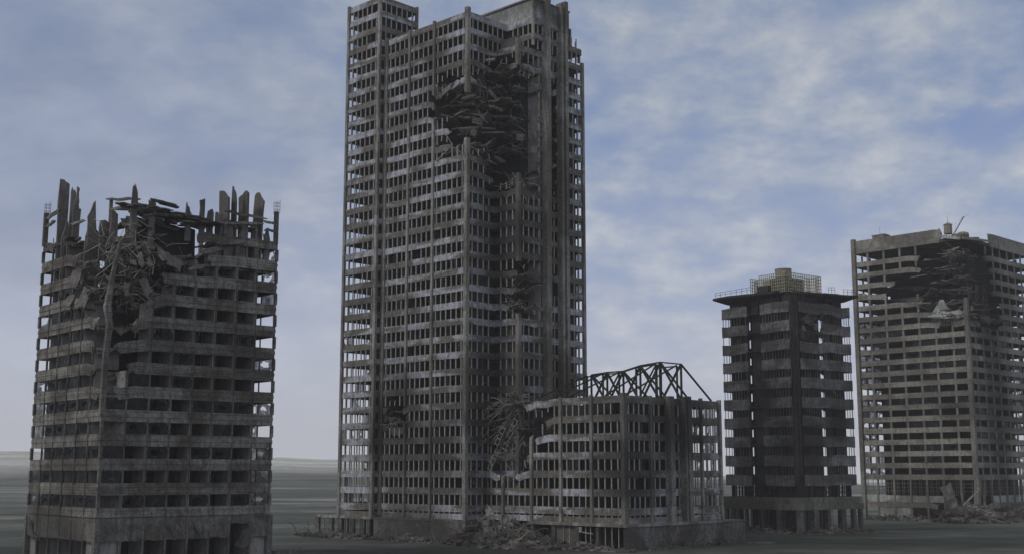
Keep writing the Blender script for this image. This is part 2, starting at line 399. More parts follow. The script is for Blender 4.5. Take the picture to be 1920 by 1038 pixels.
def pane(mb, P, d, o, s0, s1, z0, z1, off, r, kind):
    """window glass: 'full' or a pane with a ragged hole"""
    def q(s, z): 
        p = P + d * s + o * off; return (p.x, p.y, z)
    if kind == 'full':
        mb.add([q(s0, z0), q(s1, z0), q(s1, z1), q(s0, z1)], [(0, 1, 2, 3)]); return
    cx = s0 + (s1 - s0) * r.uniform(.3, .7); cz = z0 + (z1 - z0) * r.uniform(.35, .7); n = 16
    outer = []; inner = []
    big = r.uniform(.45, .95)
    for k in range(n):
        a = 2 * math.pi * k / n + .01; ca, sa = math.cos(a), math.sin(a)
        tx = ((s1 - cx) if ca > 0 else (cx - s0)) / max(abs(ca), 1e-4); tz = ((z1 - cz) if sa > 0 else (cz - z0)) / max(abs(sa), 1e-4); t = min(tx, tz)
        outer.append(q(cx + ca * t, cz + sa * t)); m = t * big * (r.uniform(.35, 1.0) if k % 2 else r.uniform(.6, 1.0)); m = min(m, t * .97)
        inner.append(q(cx + ca * m, cz + sa * m))
    # corner fill
    mb.add(outer + inner, [(k, (k + 1) % n, (k + 1) % n + n, k + n) for k in range(n)])
def wreckage(mb, rods, c, ext, n, r, size=2.0, flat=.5, rodn=None, rodr=.07, rodlen=5):
    cx, cy, cz = c; ex, ey, ez = ext
    for _ in range(n):
        p = (cx + r.gauss(0, .45) * ex, cy + r.gauss(0, .45) * ey, cz + r.gauss(0, .45) * ez)
        s = size * r.uniform(.35, 1.3)
        if r.random() < .6: mb.shard(p, s * 1.6, s, r.uniform(.12, .35), rrot(r, flat), r, 0, r.randint(5, 7))
        else:
            L_ = s * r.uniform(1.2, 2.6); dr = rrot(r, flat) @ Vector((1, 0, 0)) * L_ / 2
            mb.beam(Vector(p) - dr, Vector(p) + dr, r.uniform(.15, .4), r.uniform(.15, .45))
    for _ in range(rodn if rodn is not None else n):
        p = Vector((cx + r.gauss(0, .5) * ex, cy + r.gauss(0, .5) * ey, cz + r.gauss(0, .5) * ez)); d = Vector((r.gauss(0, 1), r.gauss(0, 1), r.gauss(0, .55))).normalized()
        pts = [p]; L_ = rodlen * r.uniform(.4, 1.3)
        for k in range(5):
            d = (d + Vector((r.gauss(0, .16), r.gauss(0, .16), r.gauss(0, .16) - .10))).normalized(); p = p + d * L_ / 5; pts.append(p)
        rods.tube(pts, rodr * r.uniform(.7, 1.4), 3)
def layers(mb, z, x0, x1, y0, y1, n, r, size=3.5):
    '''sagging pancaked plates lying roughly flat at a floor level'''
    for _ in range(n):
        s_ = size * r.uniform(.4, 1.3)
        mb.shard((r.uniform(x0, x1), r.uniform(y0, y1), z + r.gauss(0, .35)), s_ * 1.5, s_, r.uniform(.15, .35), euler(r.gauss(0, .24), r.gauss(0, .24), r.choice((0, 1.57)) + r.gauss(0, .35)), r, 0, r.randint(5, 7), .2)
def dangle(rods, pts, r, n, ln=(1.5, 4), rad=.06):
    for _ in range(n):
        x, y, z = pts[r.randrange(len(pts))]; p = Vector((x + r.uniform(-1, 1), y + r.uniform(-1, 1), z)); L_ = r.uniform(*ln); q = [p]
        dx, dy = r.gauss(0, .25), r.gauss(0, .25)
        for k in range(1, 4): q.append(Vector((p.x + dx * k * .5 + r.gauss(0, .1), p.y + dy * k * .5 + r.gauss(0, .1), p.z - L_ * k / 3)))
        rods.tube(q, rad, 3)

# ------------------------------------------------------------------ terrain
def lerp_tab(tab, x):
    if x <= tab[0][0]: return tab[0][1]
    for (a, p), (b, q) in zip(tab, tab[1:]):
        if x <= b: t = (x - a) / (b - a); t = t * t * (3 - 2 * t); return p + (q - p) * t
    return tab[-1][1]
SIL = [(-60, 55), (-24, 46), (-20.5, 50), (-12, 41), (-11, 43), (-8, 39), (-3, 30), (3, 20), (9, 7), (13, 0), (16, -11), (19, -12), (30, -5), (60, 10)]
def th(x, y):
    r = math.hypot(x, y); az = math.degrees(math.atan2(x, y))
    S = lerp_tab(SIL, az) if abs(az) < 60 else 20
    t = min(1, max(0, (r - 700) / 2300)); t = t * t * (3 - 2 * t)
    h = S * t + (10 * nz(x, y, 9, .0022, 3) + 5 * nz(x, y, 9, .006, 3)) * t * (1 if S > 10 else .15) + 5.5 * nz(x, y, 0, .0016, 2) * min(1, max(0, (r - 500) / 700)) + (9 * nz(x, y, 5, .0009, 7)) * min(1, max(0, (r - 1300) / 900)) * (1 if S > 10 else .25)
    h += .35 * nz(x, y, 3, .02, 5) * min(1, max(0, (r - 60) / 100))
    if r > 3050: h -= (r - 3050) * .12
    return h
def terrain():
    vs = []; fs = []; rr = [0.5]
    while rr[-1] < 3500: rr.append(rr[-1] * 1.055 + .3)
    na = 240
    for r_ in rr:
        for k in range(na):
            a = 2 * math.pi * k / na; x, y = r_ * math.sin(a), r_ * math.cos(a); vs.append((x, y, th(x, y)))
    for i in range(len(rr) - 1):
        for k in range(na):
            a = i * na + k; b = i * na + (k + 1) % na; fs.append((a, a + na, b + na, b))
    vs.append((0, 0, 0)); fs += [(len(vs) - 1, k, (k + 1) % na) for k in range(na)]
    m, t, b = newmat('grey_green_streaked_plain_painted_haze'); co = N(t, 'ShaderNodeTexCoord').outputs['Object']
    st = tnoise(t, co, 1.0, 4, .5, .8, (.005, .016, .02), (4, 2, 0))
    st2 = tnoise(t, co, 1.0, 4, .55, .6, (.010, .024, .1), (1, 9, 0))
    bg_ = tnoise(t, co, 1.0, 2, .5, .8, (.004, .0035, .01), (7, 3, 0))
    fn = tnoise(t, co, .12, 4, .6)
    green = ramp(t, st, [(.36, (.05, .070, .062)), (.47, (.09, .115, .10)), (.56, (.15, .175, .158)), (.68, (.29, .31, .29))])
    grey = ramp(t, st2, [(.38, (.05, .056, .052)), (.50, (.10, .108, .10)), (.64, (.31, .32, .305))])
    col = mixc(t, ramp(t, bg_, [(.42, 0.15), (.6, .85)]).outputs[0], green.outputs[0], grey.outputs[0])
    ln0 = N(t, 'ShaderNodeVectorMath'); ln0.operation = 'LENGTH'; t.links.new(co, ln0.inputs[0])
    nr = ramp(t, mth(t, 'DIVIDE', ln0.outputs['Value'], 1000), [(.20, .5), (.48, 1.0)])      # ground colour darker nearby
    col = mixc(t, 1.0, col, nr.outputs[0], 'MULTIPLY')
    # far hills: colour paled with distance, haze painted into the albedo
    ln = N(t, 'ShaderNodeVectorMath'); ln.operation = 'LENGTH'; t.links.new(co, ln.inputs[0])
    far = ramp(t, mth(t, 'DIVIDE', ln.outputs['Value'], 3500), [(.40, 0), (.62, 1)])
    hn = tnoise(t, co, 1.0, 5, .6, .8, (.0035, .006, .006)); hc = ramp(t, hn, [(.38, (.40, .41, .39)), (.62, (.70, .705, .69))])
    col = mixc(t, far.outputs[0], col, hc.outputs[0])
    col = mixc(t, 1.0, col, ramp(t, fn, [(.35, .75), (.65, 1.2)]).outputs[0], 'MULTIPLY')
    t.links.new(col, b.inputs['Base Color']); b.inputs['Roughness'].default_value = .95; b.inputs['Specular IOR Level'].default_value = .15
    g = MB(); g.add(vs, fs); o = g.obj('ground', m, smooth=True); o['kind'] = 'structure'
terrain()

# ================================================================== MAIN TOWER
TC = (-9.477, 255.0, 0); TA = 46
B0 = 7.5; FH = 3.5
mt = thing('office_tower', 'tallest grey concrete high-rise with a collapsed upper corner and a stepped roof', 'building', TC, TA)
BACK = 30
def mtpoly(k):
    ue = 29.3 if k <= 28 else 28.3 if k == 29 else 24.5
    nu = 8.25 if k <= 28 else 12.27; nv = -7.09 if k <= 28 else -7.74
    return [(0, 27.2), (0, 0), (nu, 0), (nu, nv), (ue, nv), (ue, BACK), (10, BACK), (10, 27.2)]
APOLY = [(-1.7, 39.1), (-1.7, 27.25), (9.55, 27.25), (9.55, 39.1)]
dm = Dmg([(0, 5.3, 92.6, 2, 5.4, 3.3, 9), (0, 2.2, 86.6, 2, 3.6, 3.3, 8), (0, 6.6, 98.4, 2, 2.6, 1.2, 6), (5.4, 4.6, 90.0, 4.8, 5.7, 8.4, 6),
          (5, 0, 91.2, 9.0, 6, 8.0, 6), (10, -4, 88.5, 5.4, 6, 14.0, 4), (12.4, -5, 84, 2.6, 6, 11, 3),
          (11.8, -6.5, 52.5, 4.0, 4.2, 5.6, 3), (0, 22.5, 26.5, 1.6, 4.2, 3.2), (18.7, -7, 86, 2.0, 2.5, 14, 3), (18.8, -7, 54, 1.7, 2, 3.0, 3)], .24, .45, 1)
def mfloor(k): return B0 + FH * k
nod0 = lambda *q: -9
mulls = []; PIERS_MT = [(0, 27.2), (0, 18.8), (0, 10.6), (0, 0), (8.25, -7.09)]
for k in range(0, 31):
    p = mtpoly(k); z = mfloor(k)
    a = MB(); spandrel_ring(a, p, z, 1.4, .35, .05, dm, seed=k, skip=None)
    if k <= 28 or True: a.obj('spandrel', 'mt_band', mt)
    if k < 30:
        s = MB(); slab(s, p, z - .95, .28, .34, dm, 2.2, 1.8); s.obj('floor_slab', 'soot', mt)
        mulls += verticals(mtpoly(k + 1) if k == 28 else p, [(z, z + FH)], 1.62, 1.4, .19, .22, -.02, dm, PIERS_MT, seed=k)
for k in range(0, 34):
    z = mfloor(k); a = MB(); spandrel_ring(a, APOLY, z, 1.4, .35, .05, dm, seed=200 + k, mod=1.69); a.obj('spandrel', 'mt_band', mt)
    if k < 33:
        s = MB(); slab(s, APOLY, z - .95, .28, .34, dm, 2.4, 1); s.obj('floor_slab', 'soot', mt)
        mulls += verticals(APOLY, [(z, z + FH)], 1.69, 1.4, .19, .22, -.02, dm, [], seed=300 + k)
# the mullions that face the camera come first
a = MB(); spandrel_ring(a, mtpoly(0), 5.75, 1.15, .35, .05, nod0, seed=91); a.obj('spandrel', 'mt_band', mt)
a = MB(); spandrel_ring(a, APOLY, 5.75, 1.15, .35, .05, nod0, seed=92, mod=1.69); a.obj('spandrel', 'mt_band', mt)
mulls += verticals(mtpoly(0), [(5.75, 7.5)], 1.62, 1.4, .19, .22, -.02, nod0, PIERS_MT, seed=93)
def pri(t_):
    P, o, c, z, m = t_; vis = (-o.x * .9 - o.y * .7); return (0 if vis > 0 else 1, -(c.y > -8 and c.x < 1), abs(z - 40))
mulls.sort(key=pri); many('mullion', [t_[4] for t_ in mulls], 'mt_mull', mt)
roofm = MB(); slab(roofm, mtpoly(28), mfloor(28) - .35, .3, .34, dm, 3, 0); roofm.obj('roof_slab', 'soot', mt)
roofm = MB(); slab(roofm, mtpoly(30), mfloor(30) - .4, .3, .34, dm, 3, 0); roofm.obj('roof_slab', 'soot', mt)
roofm = MB(); slab(roofm, APOLY, mfloor(33) - .4, .3, .34, dm, 3, 0); roofm.obj('roof_slab', 'soot', mt)
# piers
def pieces(*specs, name='pier', mat='mt_pier', parent=mt, dmg=dm):
    for (x, y, w_, d_, z0, z1) in specs:
        a = MB(); pier(a, x, y, w_, d_, z0, z1, dmg, 3); split_obj(a, name, mat, parent)
pieces((-.1, .0, .95, .95, 4.4, 84.2), (-.1, 0, .95, .95, 94.2, 113.3), (8.15, -7.15, .95, .95, 4.4, 46.8), (8.15, -7.15, .9, .9, 57.8, 76.8), (8.15, -7.15, .95, .95, 100.6, 106.6), dmg=None)
pieces((-.12, 10.6, .55, .62, 5.0, 112.9), (-.12, 18.8, .55, .62, 5.0, 112.9), (-.1, 26.7, .6, .8, 5.0, 112.9),
       (29.25, -7.1, .7, .7, 4.4, 106.2), (-1.75, 27.6, .6, .9, 4.4, 123.4), (-1.75, 38.9, .6, .7, 4.4, 123.4), (9.5, 27.5, .6, .6, 112, 123.4))
for (x, w_) in ((16.45, 1.5), (21.0, .75), (22.5, .95)):
    a = MB(); pier(a, x, -7.75, w_, 1.6, 4.4, 117.7 if x < 20 else 117.9 if x < 22 else 118.6, None); a.obj('pier', 'mt_pier', mt)
pieces((12.2, -7.8, .5, .5, 106, 117.4), (28.2, -7.1, .5, .5, 106, 109.3), (24.45, -7.7, .5, .5, 109, 112.9), dmg=None)
# core walls that stop the view through the building
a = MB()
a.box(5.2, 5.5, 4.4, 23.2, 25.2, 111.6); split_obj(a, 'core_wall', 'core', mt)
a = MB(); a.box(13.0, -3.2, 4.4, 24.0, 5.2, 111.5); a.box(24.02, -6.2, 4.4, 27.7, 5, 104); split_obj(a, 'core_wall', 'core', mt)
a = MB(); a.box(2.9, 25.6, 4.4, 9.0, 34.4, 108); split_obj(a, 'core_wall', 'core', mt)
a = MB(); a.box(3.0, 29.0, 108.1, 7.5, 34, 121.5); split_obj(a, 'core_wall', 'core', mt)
a = MB(); a.box(15.25, -6.9, 20, 15.45, -3.3, 104); a.obj('partition_wall', 'cross', mt)
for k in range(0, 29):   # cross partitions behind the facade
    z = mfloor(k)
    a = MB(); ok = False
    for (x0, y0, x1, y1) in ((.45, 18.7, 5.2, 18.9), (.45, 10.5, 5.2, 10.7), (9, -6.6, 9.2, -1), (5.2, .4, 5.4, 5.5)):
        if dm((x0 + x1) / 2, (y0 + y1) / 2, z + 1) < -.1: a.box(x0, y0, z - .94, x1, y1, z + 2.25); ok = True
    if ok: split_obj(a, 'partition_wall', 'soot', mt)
# penthouse
a = MB(); a.box(12.4, -7.62, 112.52, 12.75, 18, 116.6); a.obj('penthouse_wall', 'pale', mt)
a = MB(); a.box(12.77, -7.62, 112.52, 24.3, -7.3, 116.7); a.obj('penthouse_wall', 'mt_band', mt)
a = MB(); a.box(12.1, -7.95, 116.72, 16, 18.2, 117.1); a.box(16.02, -7.9, 116.74, 24.4, 18.1, 117.0); split_obj(a, 'penthouse_coping', 'mt_pier', mt)
a = MB(); a.box(12.8, 17.6, 112.5, 24.2, 17.9, 116.6); a.obj('penthouse_wall', 'mt_band', mt)
# window panes still in place
def panes(poly, levels, mod, gap, parent, r, frac, dmg, broken=.5, inset=.28, sill=.0, limit=100):
    out = []
    for (P, Q, d, o, ln, tp, tq) in edges(poly):
        n = max(1, round(ln / mod)); vis = (-o.x * .9 - o.y * .7) > 0
        for i in range(n):
            for z0, z1 in levels:
                if r.random() > frac: continue
                c = P + d * (ln * (i + .5) / n)
                if dmg(c.x, c.y, z0 + 1) > -.12: continue
                m = MB(); pane(m, P, d, o, ln * i / n + .1, ln * (i + 1) / n - .1, z0 + sill, z1 - gap, -inset, r, 'full' if r.random() > broken else 'hole')
                out.append((0 if vis else 1, r.random(), m))
    out.sort(key=lambda q: q[:2]); many('window_pane', [q[2] for q in out], 'glass', parent, limit)
panes(mtpoly(0), [(mfloor(k), mfloor(k + 1)) for k in range(28)], 1.62, 1.4, mt, random.Random(5), .17, dm)
panes(APOLY, [(mfloor(k), mfloor(k + 1)) for k in range(33)], 1.69, 1.4, mt, random.Random(6), .12, dm, limit=0)
# hanging wreckage in the torn corner
r = random.Random(21); wk = MB(); rods = MB(); lrods = MB()
for kz in range(22, 28):
    for q in range(5):
        wk.shard((r.uniform(.6, 9), r.uniform(.6, 8) if q < 3 else r.uniform(-4, 2), mfloor(kz) - 1.2 + r.gauss(0, .4)), r.uniform(3, 6), r.uniform(2, 3.5), r.uniform(.3, .5), euler(r.gauss(0, .3), r.gauss(0, .3), r.gauss(0, .3)), r, 0, 6, .2)
    z = mfloor(kz) - 1.1
    layers(wk, z, 1.5, 7, 1.5, 9, 9, r); layers(wk, z - .6, 7, 14, -4, 2, 9, r, 3.2)
    wreckage(wk, rods, (4, 2.5, z - .3), (4, 3.5, .6), 7, r, 1.7, .35, 6, .06, 4)
    wreckage(wk, rods, (11, -3.5, z - .6), (3.5, 2.5, .7), 7, r, 1.8, .4, 5, .06, 4)
for kz in (12, 13, 14):
    layers(wk, mfloor(kz) - 1.2, 9.5, 14, -6, -3, 5, r, 2.4); wreckage(wk, rods, (11.5, -6.2, mfloor(kz) - 1.1), (2.6, 1.4, .5), 6, r, 1.3, .4, 14, .05, 3)
wreckage(wk, rods, (8.8, -5.5, 49), (1.6, 2, 1.2), 10, r, 1.2, .5, 30, .06, 3)
wreckage(wk, rods, (10, -5, 75.5), (3.4, 2.5, 1.4), 20, r, 1.8, .4, 26)
wreckage(wk, rods, (.6, 23, 25.5), (.6, 3.4, 1.0), 10, r, 1.2, .4, 12)
for (cx, cy, cz, n_) in ((2.4, -.4, 88.2, 7), (1.2, -.4, 85.4, 4), (8.6, -7.0, 84.6, 5), (12.6, -7.4, 82.6, 4)):     # exposed bar grids
    for i in range(n_):
        a_ = i * .42 - n_ * .21; lrods.tube([(cx + a_, cy - .2, cz - .7), (cx + a_ + .2, cy - .3, cz), (cx + a_ + .5, cy - .2, cz + .75)], .055, 3)
    for j in (-.4, .1, .55): lrods.tube([(cx - n_ * .25, cy - .25, cz + j), (cx + n_ * .25, cy - .25, cz + j + .2)], .055, 3)
lrods.tube([(.0, 8.8, 87.5), (0, 6.8, 86.3), (0, 4.6, 83.6), (-.2, 6, 82.6), (-.2, 9.5, 80.8)], .11, 4)
dangle(rods, [(x_ * .8, -.2, 97) for x_ in range(1, 10)] + [(-.1, y_, 97.5) for y_ in range(1, 10)] + [(8.4 + x_, -7, 101) for x_ in range(0, 7)], r, 60, (1, 3.5), .06)
wk.obj('wreckage', 'wreck', mt, stuff=True); rods.obj('torn_reinforcement', 'rod', mt, stuff=True); lrods.obj('torn_reinforcement', 'lrod', mt, stuff=True)
def torn(parent, c, sx, sy, t_, rot, mat='lwreck', seed=1, bend=.05, name='torn_slab'):
    a = MB(); a.shard(c, sx, sy, t_, rot, random.Random(seed), bend, 11); return a.obj(name, mat, parent)
for i, (c, sx, sy, ro) in enumerate([((-.3, 6.5, 96.0), 5.5, 1.3, euler(1.45, .42, 1.57)), ((-.4, 8.6, 95.2), 2.8, 1.6, euler(1.2, .2, 1.5)), ((6.5, -1.2, 94.8), 3.8, 1.3, euler(1.2, .7, -.3)),
    ((7, -2, 91.6), 4.4, 1.1, euler(1.3, -.05, .1)), ((3.5, -.6, 89.5), 2.6, 3.0, euler(1.3, .3, .3)), ((7.8, -2, 80.5), 5.2, 1.5, euler(1.2, .08, .2)), ((1, 4, 81.8), 1.6, 3.4, euler(.9, .5, 1.2)),
    ((6.2, -1.2, 79.6), 3.6, 1.2, euler(1.3, .12, .0)), ((4.8, -1, 83), 2.0, 2.4, euler(1.2, .6, .5)), ((13.5, -7.4, 75.8), 2.2, 2.6, euler(1.4, .3, .2)), ((13.6, -7.3, 49), 3.8, .5, euler(1.3, .5, .2)), ((9.5, -7.4, 48.0), 2.2, .8, euler(1.3, .3, .0)),
    ((19.0, -7.6, 86), 2.4, 1.0, euler(1.4, .3, 0)), ((18.6, -7.6, 80), 2.6, 1.1, euler(1.4, -.4, 0))]):
    torn(mt, c, sx, sy, .3, ro, 'lwreck' if i in (0, 1, 3, 5, 10, 7) else 'wreck', 40 + i)

# ================================================================== WING
wg = thing('office_wing', 'low grey office wing with an open steel truss roof, joined to the tallest tower', 'building', TC, TA)
WP = [(5.3, -.45), (5.3, -37.16), (36.5, -37.16), (36.5, -7.6), (8.6, -7.6), (8.6, -.45)]
dw = Dmg([(5, -6.5, 25, 9, 11.0, 5.6), (5, -7, 18, 5, 5.5, 4.5), (6, -3, 26, 8, 7, 8)], .3, .3, 4)
wm = []; PW = [(5.3, -29.3), (5.3, -21.4), (5.3, -13.6), (5.3, -5.7), (13.2, -37.16), (18.6, -37.16), (24, -37.16), (29.6, -37.16)]
for k in range(0, 7):
    z = mfloor(k); a = MB(); spandrel_ring(a, WP, z, 1.4, .35, .05, dw, mod=1.57, seed=500 + k); a.obj('spandrel', 'mt_band', wg)
    if k < 6:
        s = MB(); slab(s, WP, z - .95, .28, .34, dw, 2.2, 1.6); s.obj('floor_slab', 'soot', wg)
        wm += verticals(WP, [(z, z + FH)], 1.57, 1.4, .18, .22, -.02, dw, PW, seed=520 + k)
a = MB(); spandrel_ring(a, WP, 5.75, 1.15, .35, .05, nod0, mod=1.57, seed=94); a.obj('spandrel', 'mt_band', wg)
wm += verticals(WP, [(5.75, 7.5)], 1.57, 1.4, .18, .22, -.02, nod0, PW, seed=95)
wm.sort(key=lambda t_: (0 if (-t_[1].x * .9 - t_[1].y * .7) > 0 else 1, 1 if t_[1].x < -.5 and t_[2].y > -14 else 0)); many('mullion', [t_[4] for t_ in wm], 'mt_mull', wg)
s = MB(); slab(s, WP, 28.0, .3, .34, Dmg(dw.z + [(16, -24, 28, 9, 9, 3)], .3, .3, 4), 2.2, 1.0); s.obj('roof_slab', 'soot', wg)
for i, (x, y, w_, d_, z1) in enumerate([(5.2, -37.2, .95, .95, 28.9)] + [(5.17, y, .6, .62, 28.8) for x, y in PW[:4]] + [(13.2, -37.3, .55, .6, 28.7), (18.7, -37.75, 1.35, 1.5, 28.8), (23.2, -37.75, .6, 1.5, 28.8), (24.5, -37.75, 1.1, 1.5, 29.0), (29.8, -37.3, .6, .6, 28.9), (36.4, -37.2, .7, .7, 28.8)]):
    a = MB(); pier(a, x, y, w_, d_, 4.4, z1, dw, 9); split_obj(a, 'pier', 'mt_pier', wg)
a = MB(); a.box(10, -32, 4.4, 26, -12, 27.3); a.obj('core_wall', 'core', wg)
a = MB(); a.box(19.3, -36.2, 4.4, 23.9, -33, 27.2); a.obj('core_wall', 'core', wg)
a = MB(); a.box(24.3, -34.6, 4.4, 28.8, -30.5, 27.1); a.obj('core_wall', 'core', wg)
a = MB(); a.box(9.2, -12, 4.4, 24, -7.9, 22); a.obj('core_wall', 'core', wg)
panes(WP, [(mfloor(k), mfloor(k + 1)) for k in range(6)], 1.57, 1.4, wg, random.Random(8), .3, dw)
# steel roof truss: bents across the wing tied by two cross-braced longitudinal frames
def mem(name, p, q, w_, parent):
    a = MB(); a.beam(p, q, w_, w_); return a.obj(name, 'truss', parent)
tr = bpy.data.objects.new('roof_truss', None); C.objects.link(tr); tr.parent = wg
BV = [-35.3, -30.1, -24.9, -20.4, -16.0, -11.6]; BZ = [35.7, 36.4, 36.0, 35.1, 35.1, 34.8]; U1, U2 = 26.2, 24.8
for i, (v_, z) in enumerate(zip(BV, BZ)):
    w_ = .46 if i == 1 else .34
    mem('post', (U1, v_, 28.2), (U1, v_, z), w_, tr); mem('post', (U2, v_, 28.2), (U2, v_, z - .5), w_ * .9, tr)
    mem('rafter', (U1, v_, z), (36.0, v_ - .3, 28.7), .3, tr) if i != 4 else None
    if i != 2: mem('rafter', (U2, v_, z - .3), (9.0, v_ + .4, 28.9), .26, tr)
    if i < 5:
        v2, z2 = BV[i + 1], BZ[i + 1]
        mem('chord', (U1, v_, z), (U1, v2, z2), .28, tr); mem('chord', (U2, v_, z - .5), (U2, v2, z2 - (1.3 if i == 0 else .5)), .26, tr)
        mem('brace', (U1, v_, z), (U1, v2, 28.3), .36, tr); mem('brace', (U1 + .01, v_, 28.3), (U1 + .01, v2, z2), .36, tr)
        if i in (1, 3): mem('brace', (U2, v_, z - .5), (U2, v2, 28.3), .26, tr)
# wreckage pouring over the wing's broken end
r = random.Random(31); wk = MB(); rods = MB(); lr = MB()
layers(wk, 28.6, 5.5, 12, -13, -1, 14, r, 3.0); layers(wk, 27.0, 6, 9, -12, -2, 8, r, 3.0); layers(wk, 23, 6, 9, -11, -2, 8, r, 2.6)
wreckage(wk, rods, (7.8, -6.0, 29.4), (2.4, 4.6, .6), 26, r, 1.6, .2, 30, .07, 5)
wreckage(wk, rods, (5.6, -7.5, 27), (1.0, 3.4, 1.4), 14, r, 1.2, .5, 26, .07, 5)
wreckage(wk, rods, (4.9, -6, 18), (.7, 2.6, 1.6), 6, r, 1.1, .5, 16, .06, 4)
for _ in range(44):
    y = r.uniform(-12.5, -1); z = 29.5 - abs(y + 7) * .25 - r.uniform(0, 8.5); p = Vector((4.7 + r.uniform(-.5, 1.0), y, z)); q = p + Vector((r.uniform(-.6, .3), r.uniform(1.5, 5.5), r.uniform(-4.0, -1.0)))
    m_ = (p + q) / 2 + Vector((-.2, 0, r.uniform(-.3, .3))); (lr if r.random() < .4 else rods).tube([p, m_, q], r.uniform(.05, .11), 3)
for (y, z) in ((-4.5, 22.5), (-8, 24.0), (-2.5, 17.5)):       # ladder-like bent window frames
    d = Vector((0, -1.6, 2.6)).normalized(); n_ = Vector((0, -d.z, d.y)) * .5; b_ = Vector((4.2, y, z - 3))
    lr.tube([b_ + n_, b_ + d * 4.5 + n_], .07, 3); lr.tube([b_ - n_, b_ + d * 4.5 - n_], .07, 3)
    for k in range(4): lr.tube([b_ + d * (k * 1.3 + .3) + n_, b_ + d * (k * 1.3 + .3) - n_], .06, 3)
wk.obj('wreckage', 'wreck', wg, stuff=True); rods.obj('torn_reinforcement', 'rod', wg, stuff=True); lr.obj('torn_reinforcement', 'lrod', wg, stuff=True)

# ================================================================== PODIUM
pd = thing('podium', 'low dirty concrete podium with an open colonnade, around the foot of the tallest tower', 'podium', TC, TA)
ZP = 4.5
def roughwall(P, Q, z0, z1, t_, n, seed, top=.15):
    m = MB(); P = Vector((*P, 0)); Q = Vector((*Q, 0)); d = (Q - P); L_ = d.length; d /= L_; o = Vector((d.y, -d.x, 0)); rings = []
    r_ = random.Random(seed)
    for i in range(n + 1):
        s0 = L_ * i / n; c = P + d * s0; e = .12 * nz(s0, z1, seed, .5)
        rings.append([((c + o * (.02 + e + .1 * nz(s0, zz, seed, .8))).x, (c + o * (.02 + e + .1 * nz(s0, zz, seed, .8))).y, zz) for zz in (z0, z0 + (z1 - z0) * .33, z0 + (z1 - z0) * .66, z1 + top * nz(s0, 2, seed, 1.3))] +
                     [((c - o * t_).x, (c - o * t_).y, zz) for zz in (z1 + top * nz(s0, 2, seed, 1.3), z0)])
    m.loft(rings); return m
roughwall((-1.5, 27.0), (-1.5, -1.5), -1, ZP, .5, 40, 1).obj('podium_wall', 'pod', pd)
roughwall((-1.5, -1.55), (3.8, -1.55), -1, ZP, .5, 8, 2).obj('podium_wall', 'pod', pd)
roughwall((3.8, -38.66), (42.6, -38.66), -1, ZP - .4, .5, 50, 3).obj('podium_wall', 'pod', pd)
roughwall((42.6, -38.6), (42.6, -8), -1, ZP - .3, .5, 30, 4).obj('podium_wall', 'pod', pd)
a = MB(); nod = lambda *q: -9
slab(a, [(-1.5, 47.5), (-1.5, -1.5), (3.8, -1.5), (3.8, -38.7), (42.6, -38.7), (42.6, 47.5)], ZP + .06, .35, -.12, Dmg([(2, -6, 4.5, 7, 7, 4)], .3, .3, 2), 3, .6); a.obj('podium_roof', 'b1_pan', pd)
a = MB(); a.box(3.55, -38.9, ZP - .38, 4.0, -14, ZP + .2); a.box(3.95, -38.95, ZP - .36, 34, -38.6, ZP + .18); split_obj(a, 'cornice', 'mt_pier', pd)
a = MB(); a.box(-1.75, 27.2, ZP - .42, -1.2, 47.6, ZP + .22); a.box(-1.7, 47.2, ZP - .4, 30, 47.62, ZP + .2); split_obj(a, 'cornice', 'mt_pier', pd)
for (y, w_) in ((47.1, 1.5), (41.6, .5), (38.6, 1.1), (36.2, .45), (34.6, 1.6), (30.4, .5), (28.6, .5)):
    a = MB(); pier(a, -1.3, y, .6, w_, -1, ZP - .42); a.obj('column', 'pod', pd)
for y in (44.6, 43.0, 39.8, 37.2, 33.0, 32.0, 31.2, 29.4):
    a = MB(); pier(a, -1.3, y, .16, .14, -1, ZP - .42); a.obj('post', 'mt_pier', pd)
for (x, y) in ((6, 47.1), (12, 47.1), (20, 47.1), (28, 47.1)):
    a = MB(); pier(a, x, y, 1.2, .6, -1, ZP - .4); a.obj('column', 'pod', pd)
a = MB(); a.box(4, 26, -1, 22, 36, ZP - .35); a.box(6, -34, -1, 38, 24, ZP - .36); split_obj(a, 'inner_wall', 'core', pd)
for y, w_ in ((-38.4, .9), (-31.6, .7), (-26.6, 1.0), (-20.6, .9), (-15, .7)):
    a = MB(); pier(a, 4.1, y, .6, w_, -1, ZP - .38); a.obj('column', 'pod', pd)
for y in (-36.6, -35, -33.4, -29.8, -28.6, -24.5, -23):
    a = MB(); pier(a, 4.1, y, .14, .13, -1, ZP - .38); a.obj('post', 'mt_mull', pd)
a = MB(); a.box(4.2, -26.2, 0, 4.4, -21, 3.9); a.obj('shutter', 'b1_pan', pd)
a = MB(); a.beam((3.9, -27.6, 3), (3.9, -30.5, 2.7), .12, .2); a.box(3.7, -27.9, 2.9, 3.8, -27.2, 3.9); split_obj(a, 'broken_door_frame', 'lrod', pd)

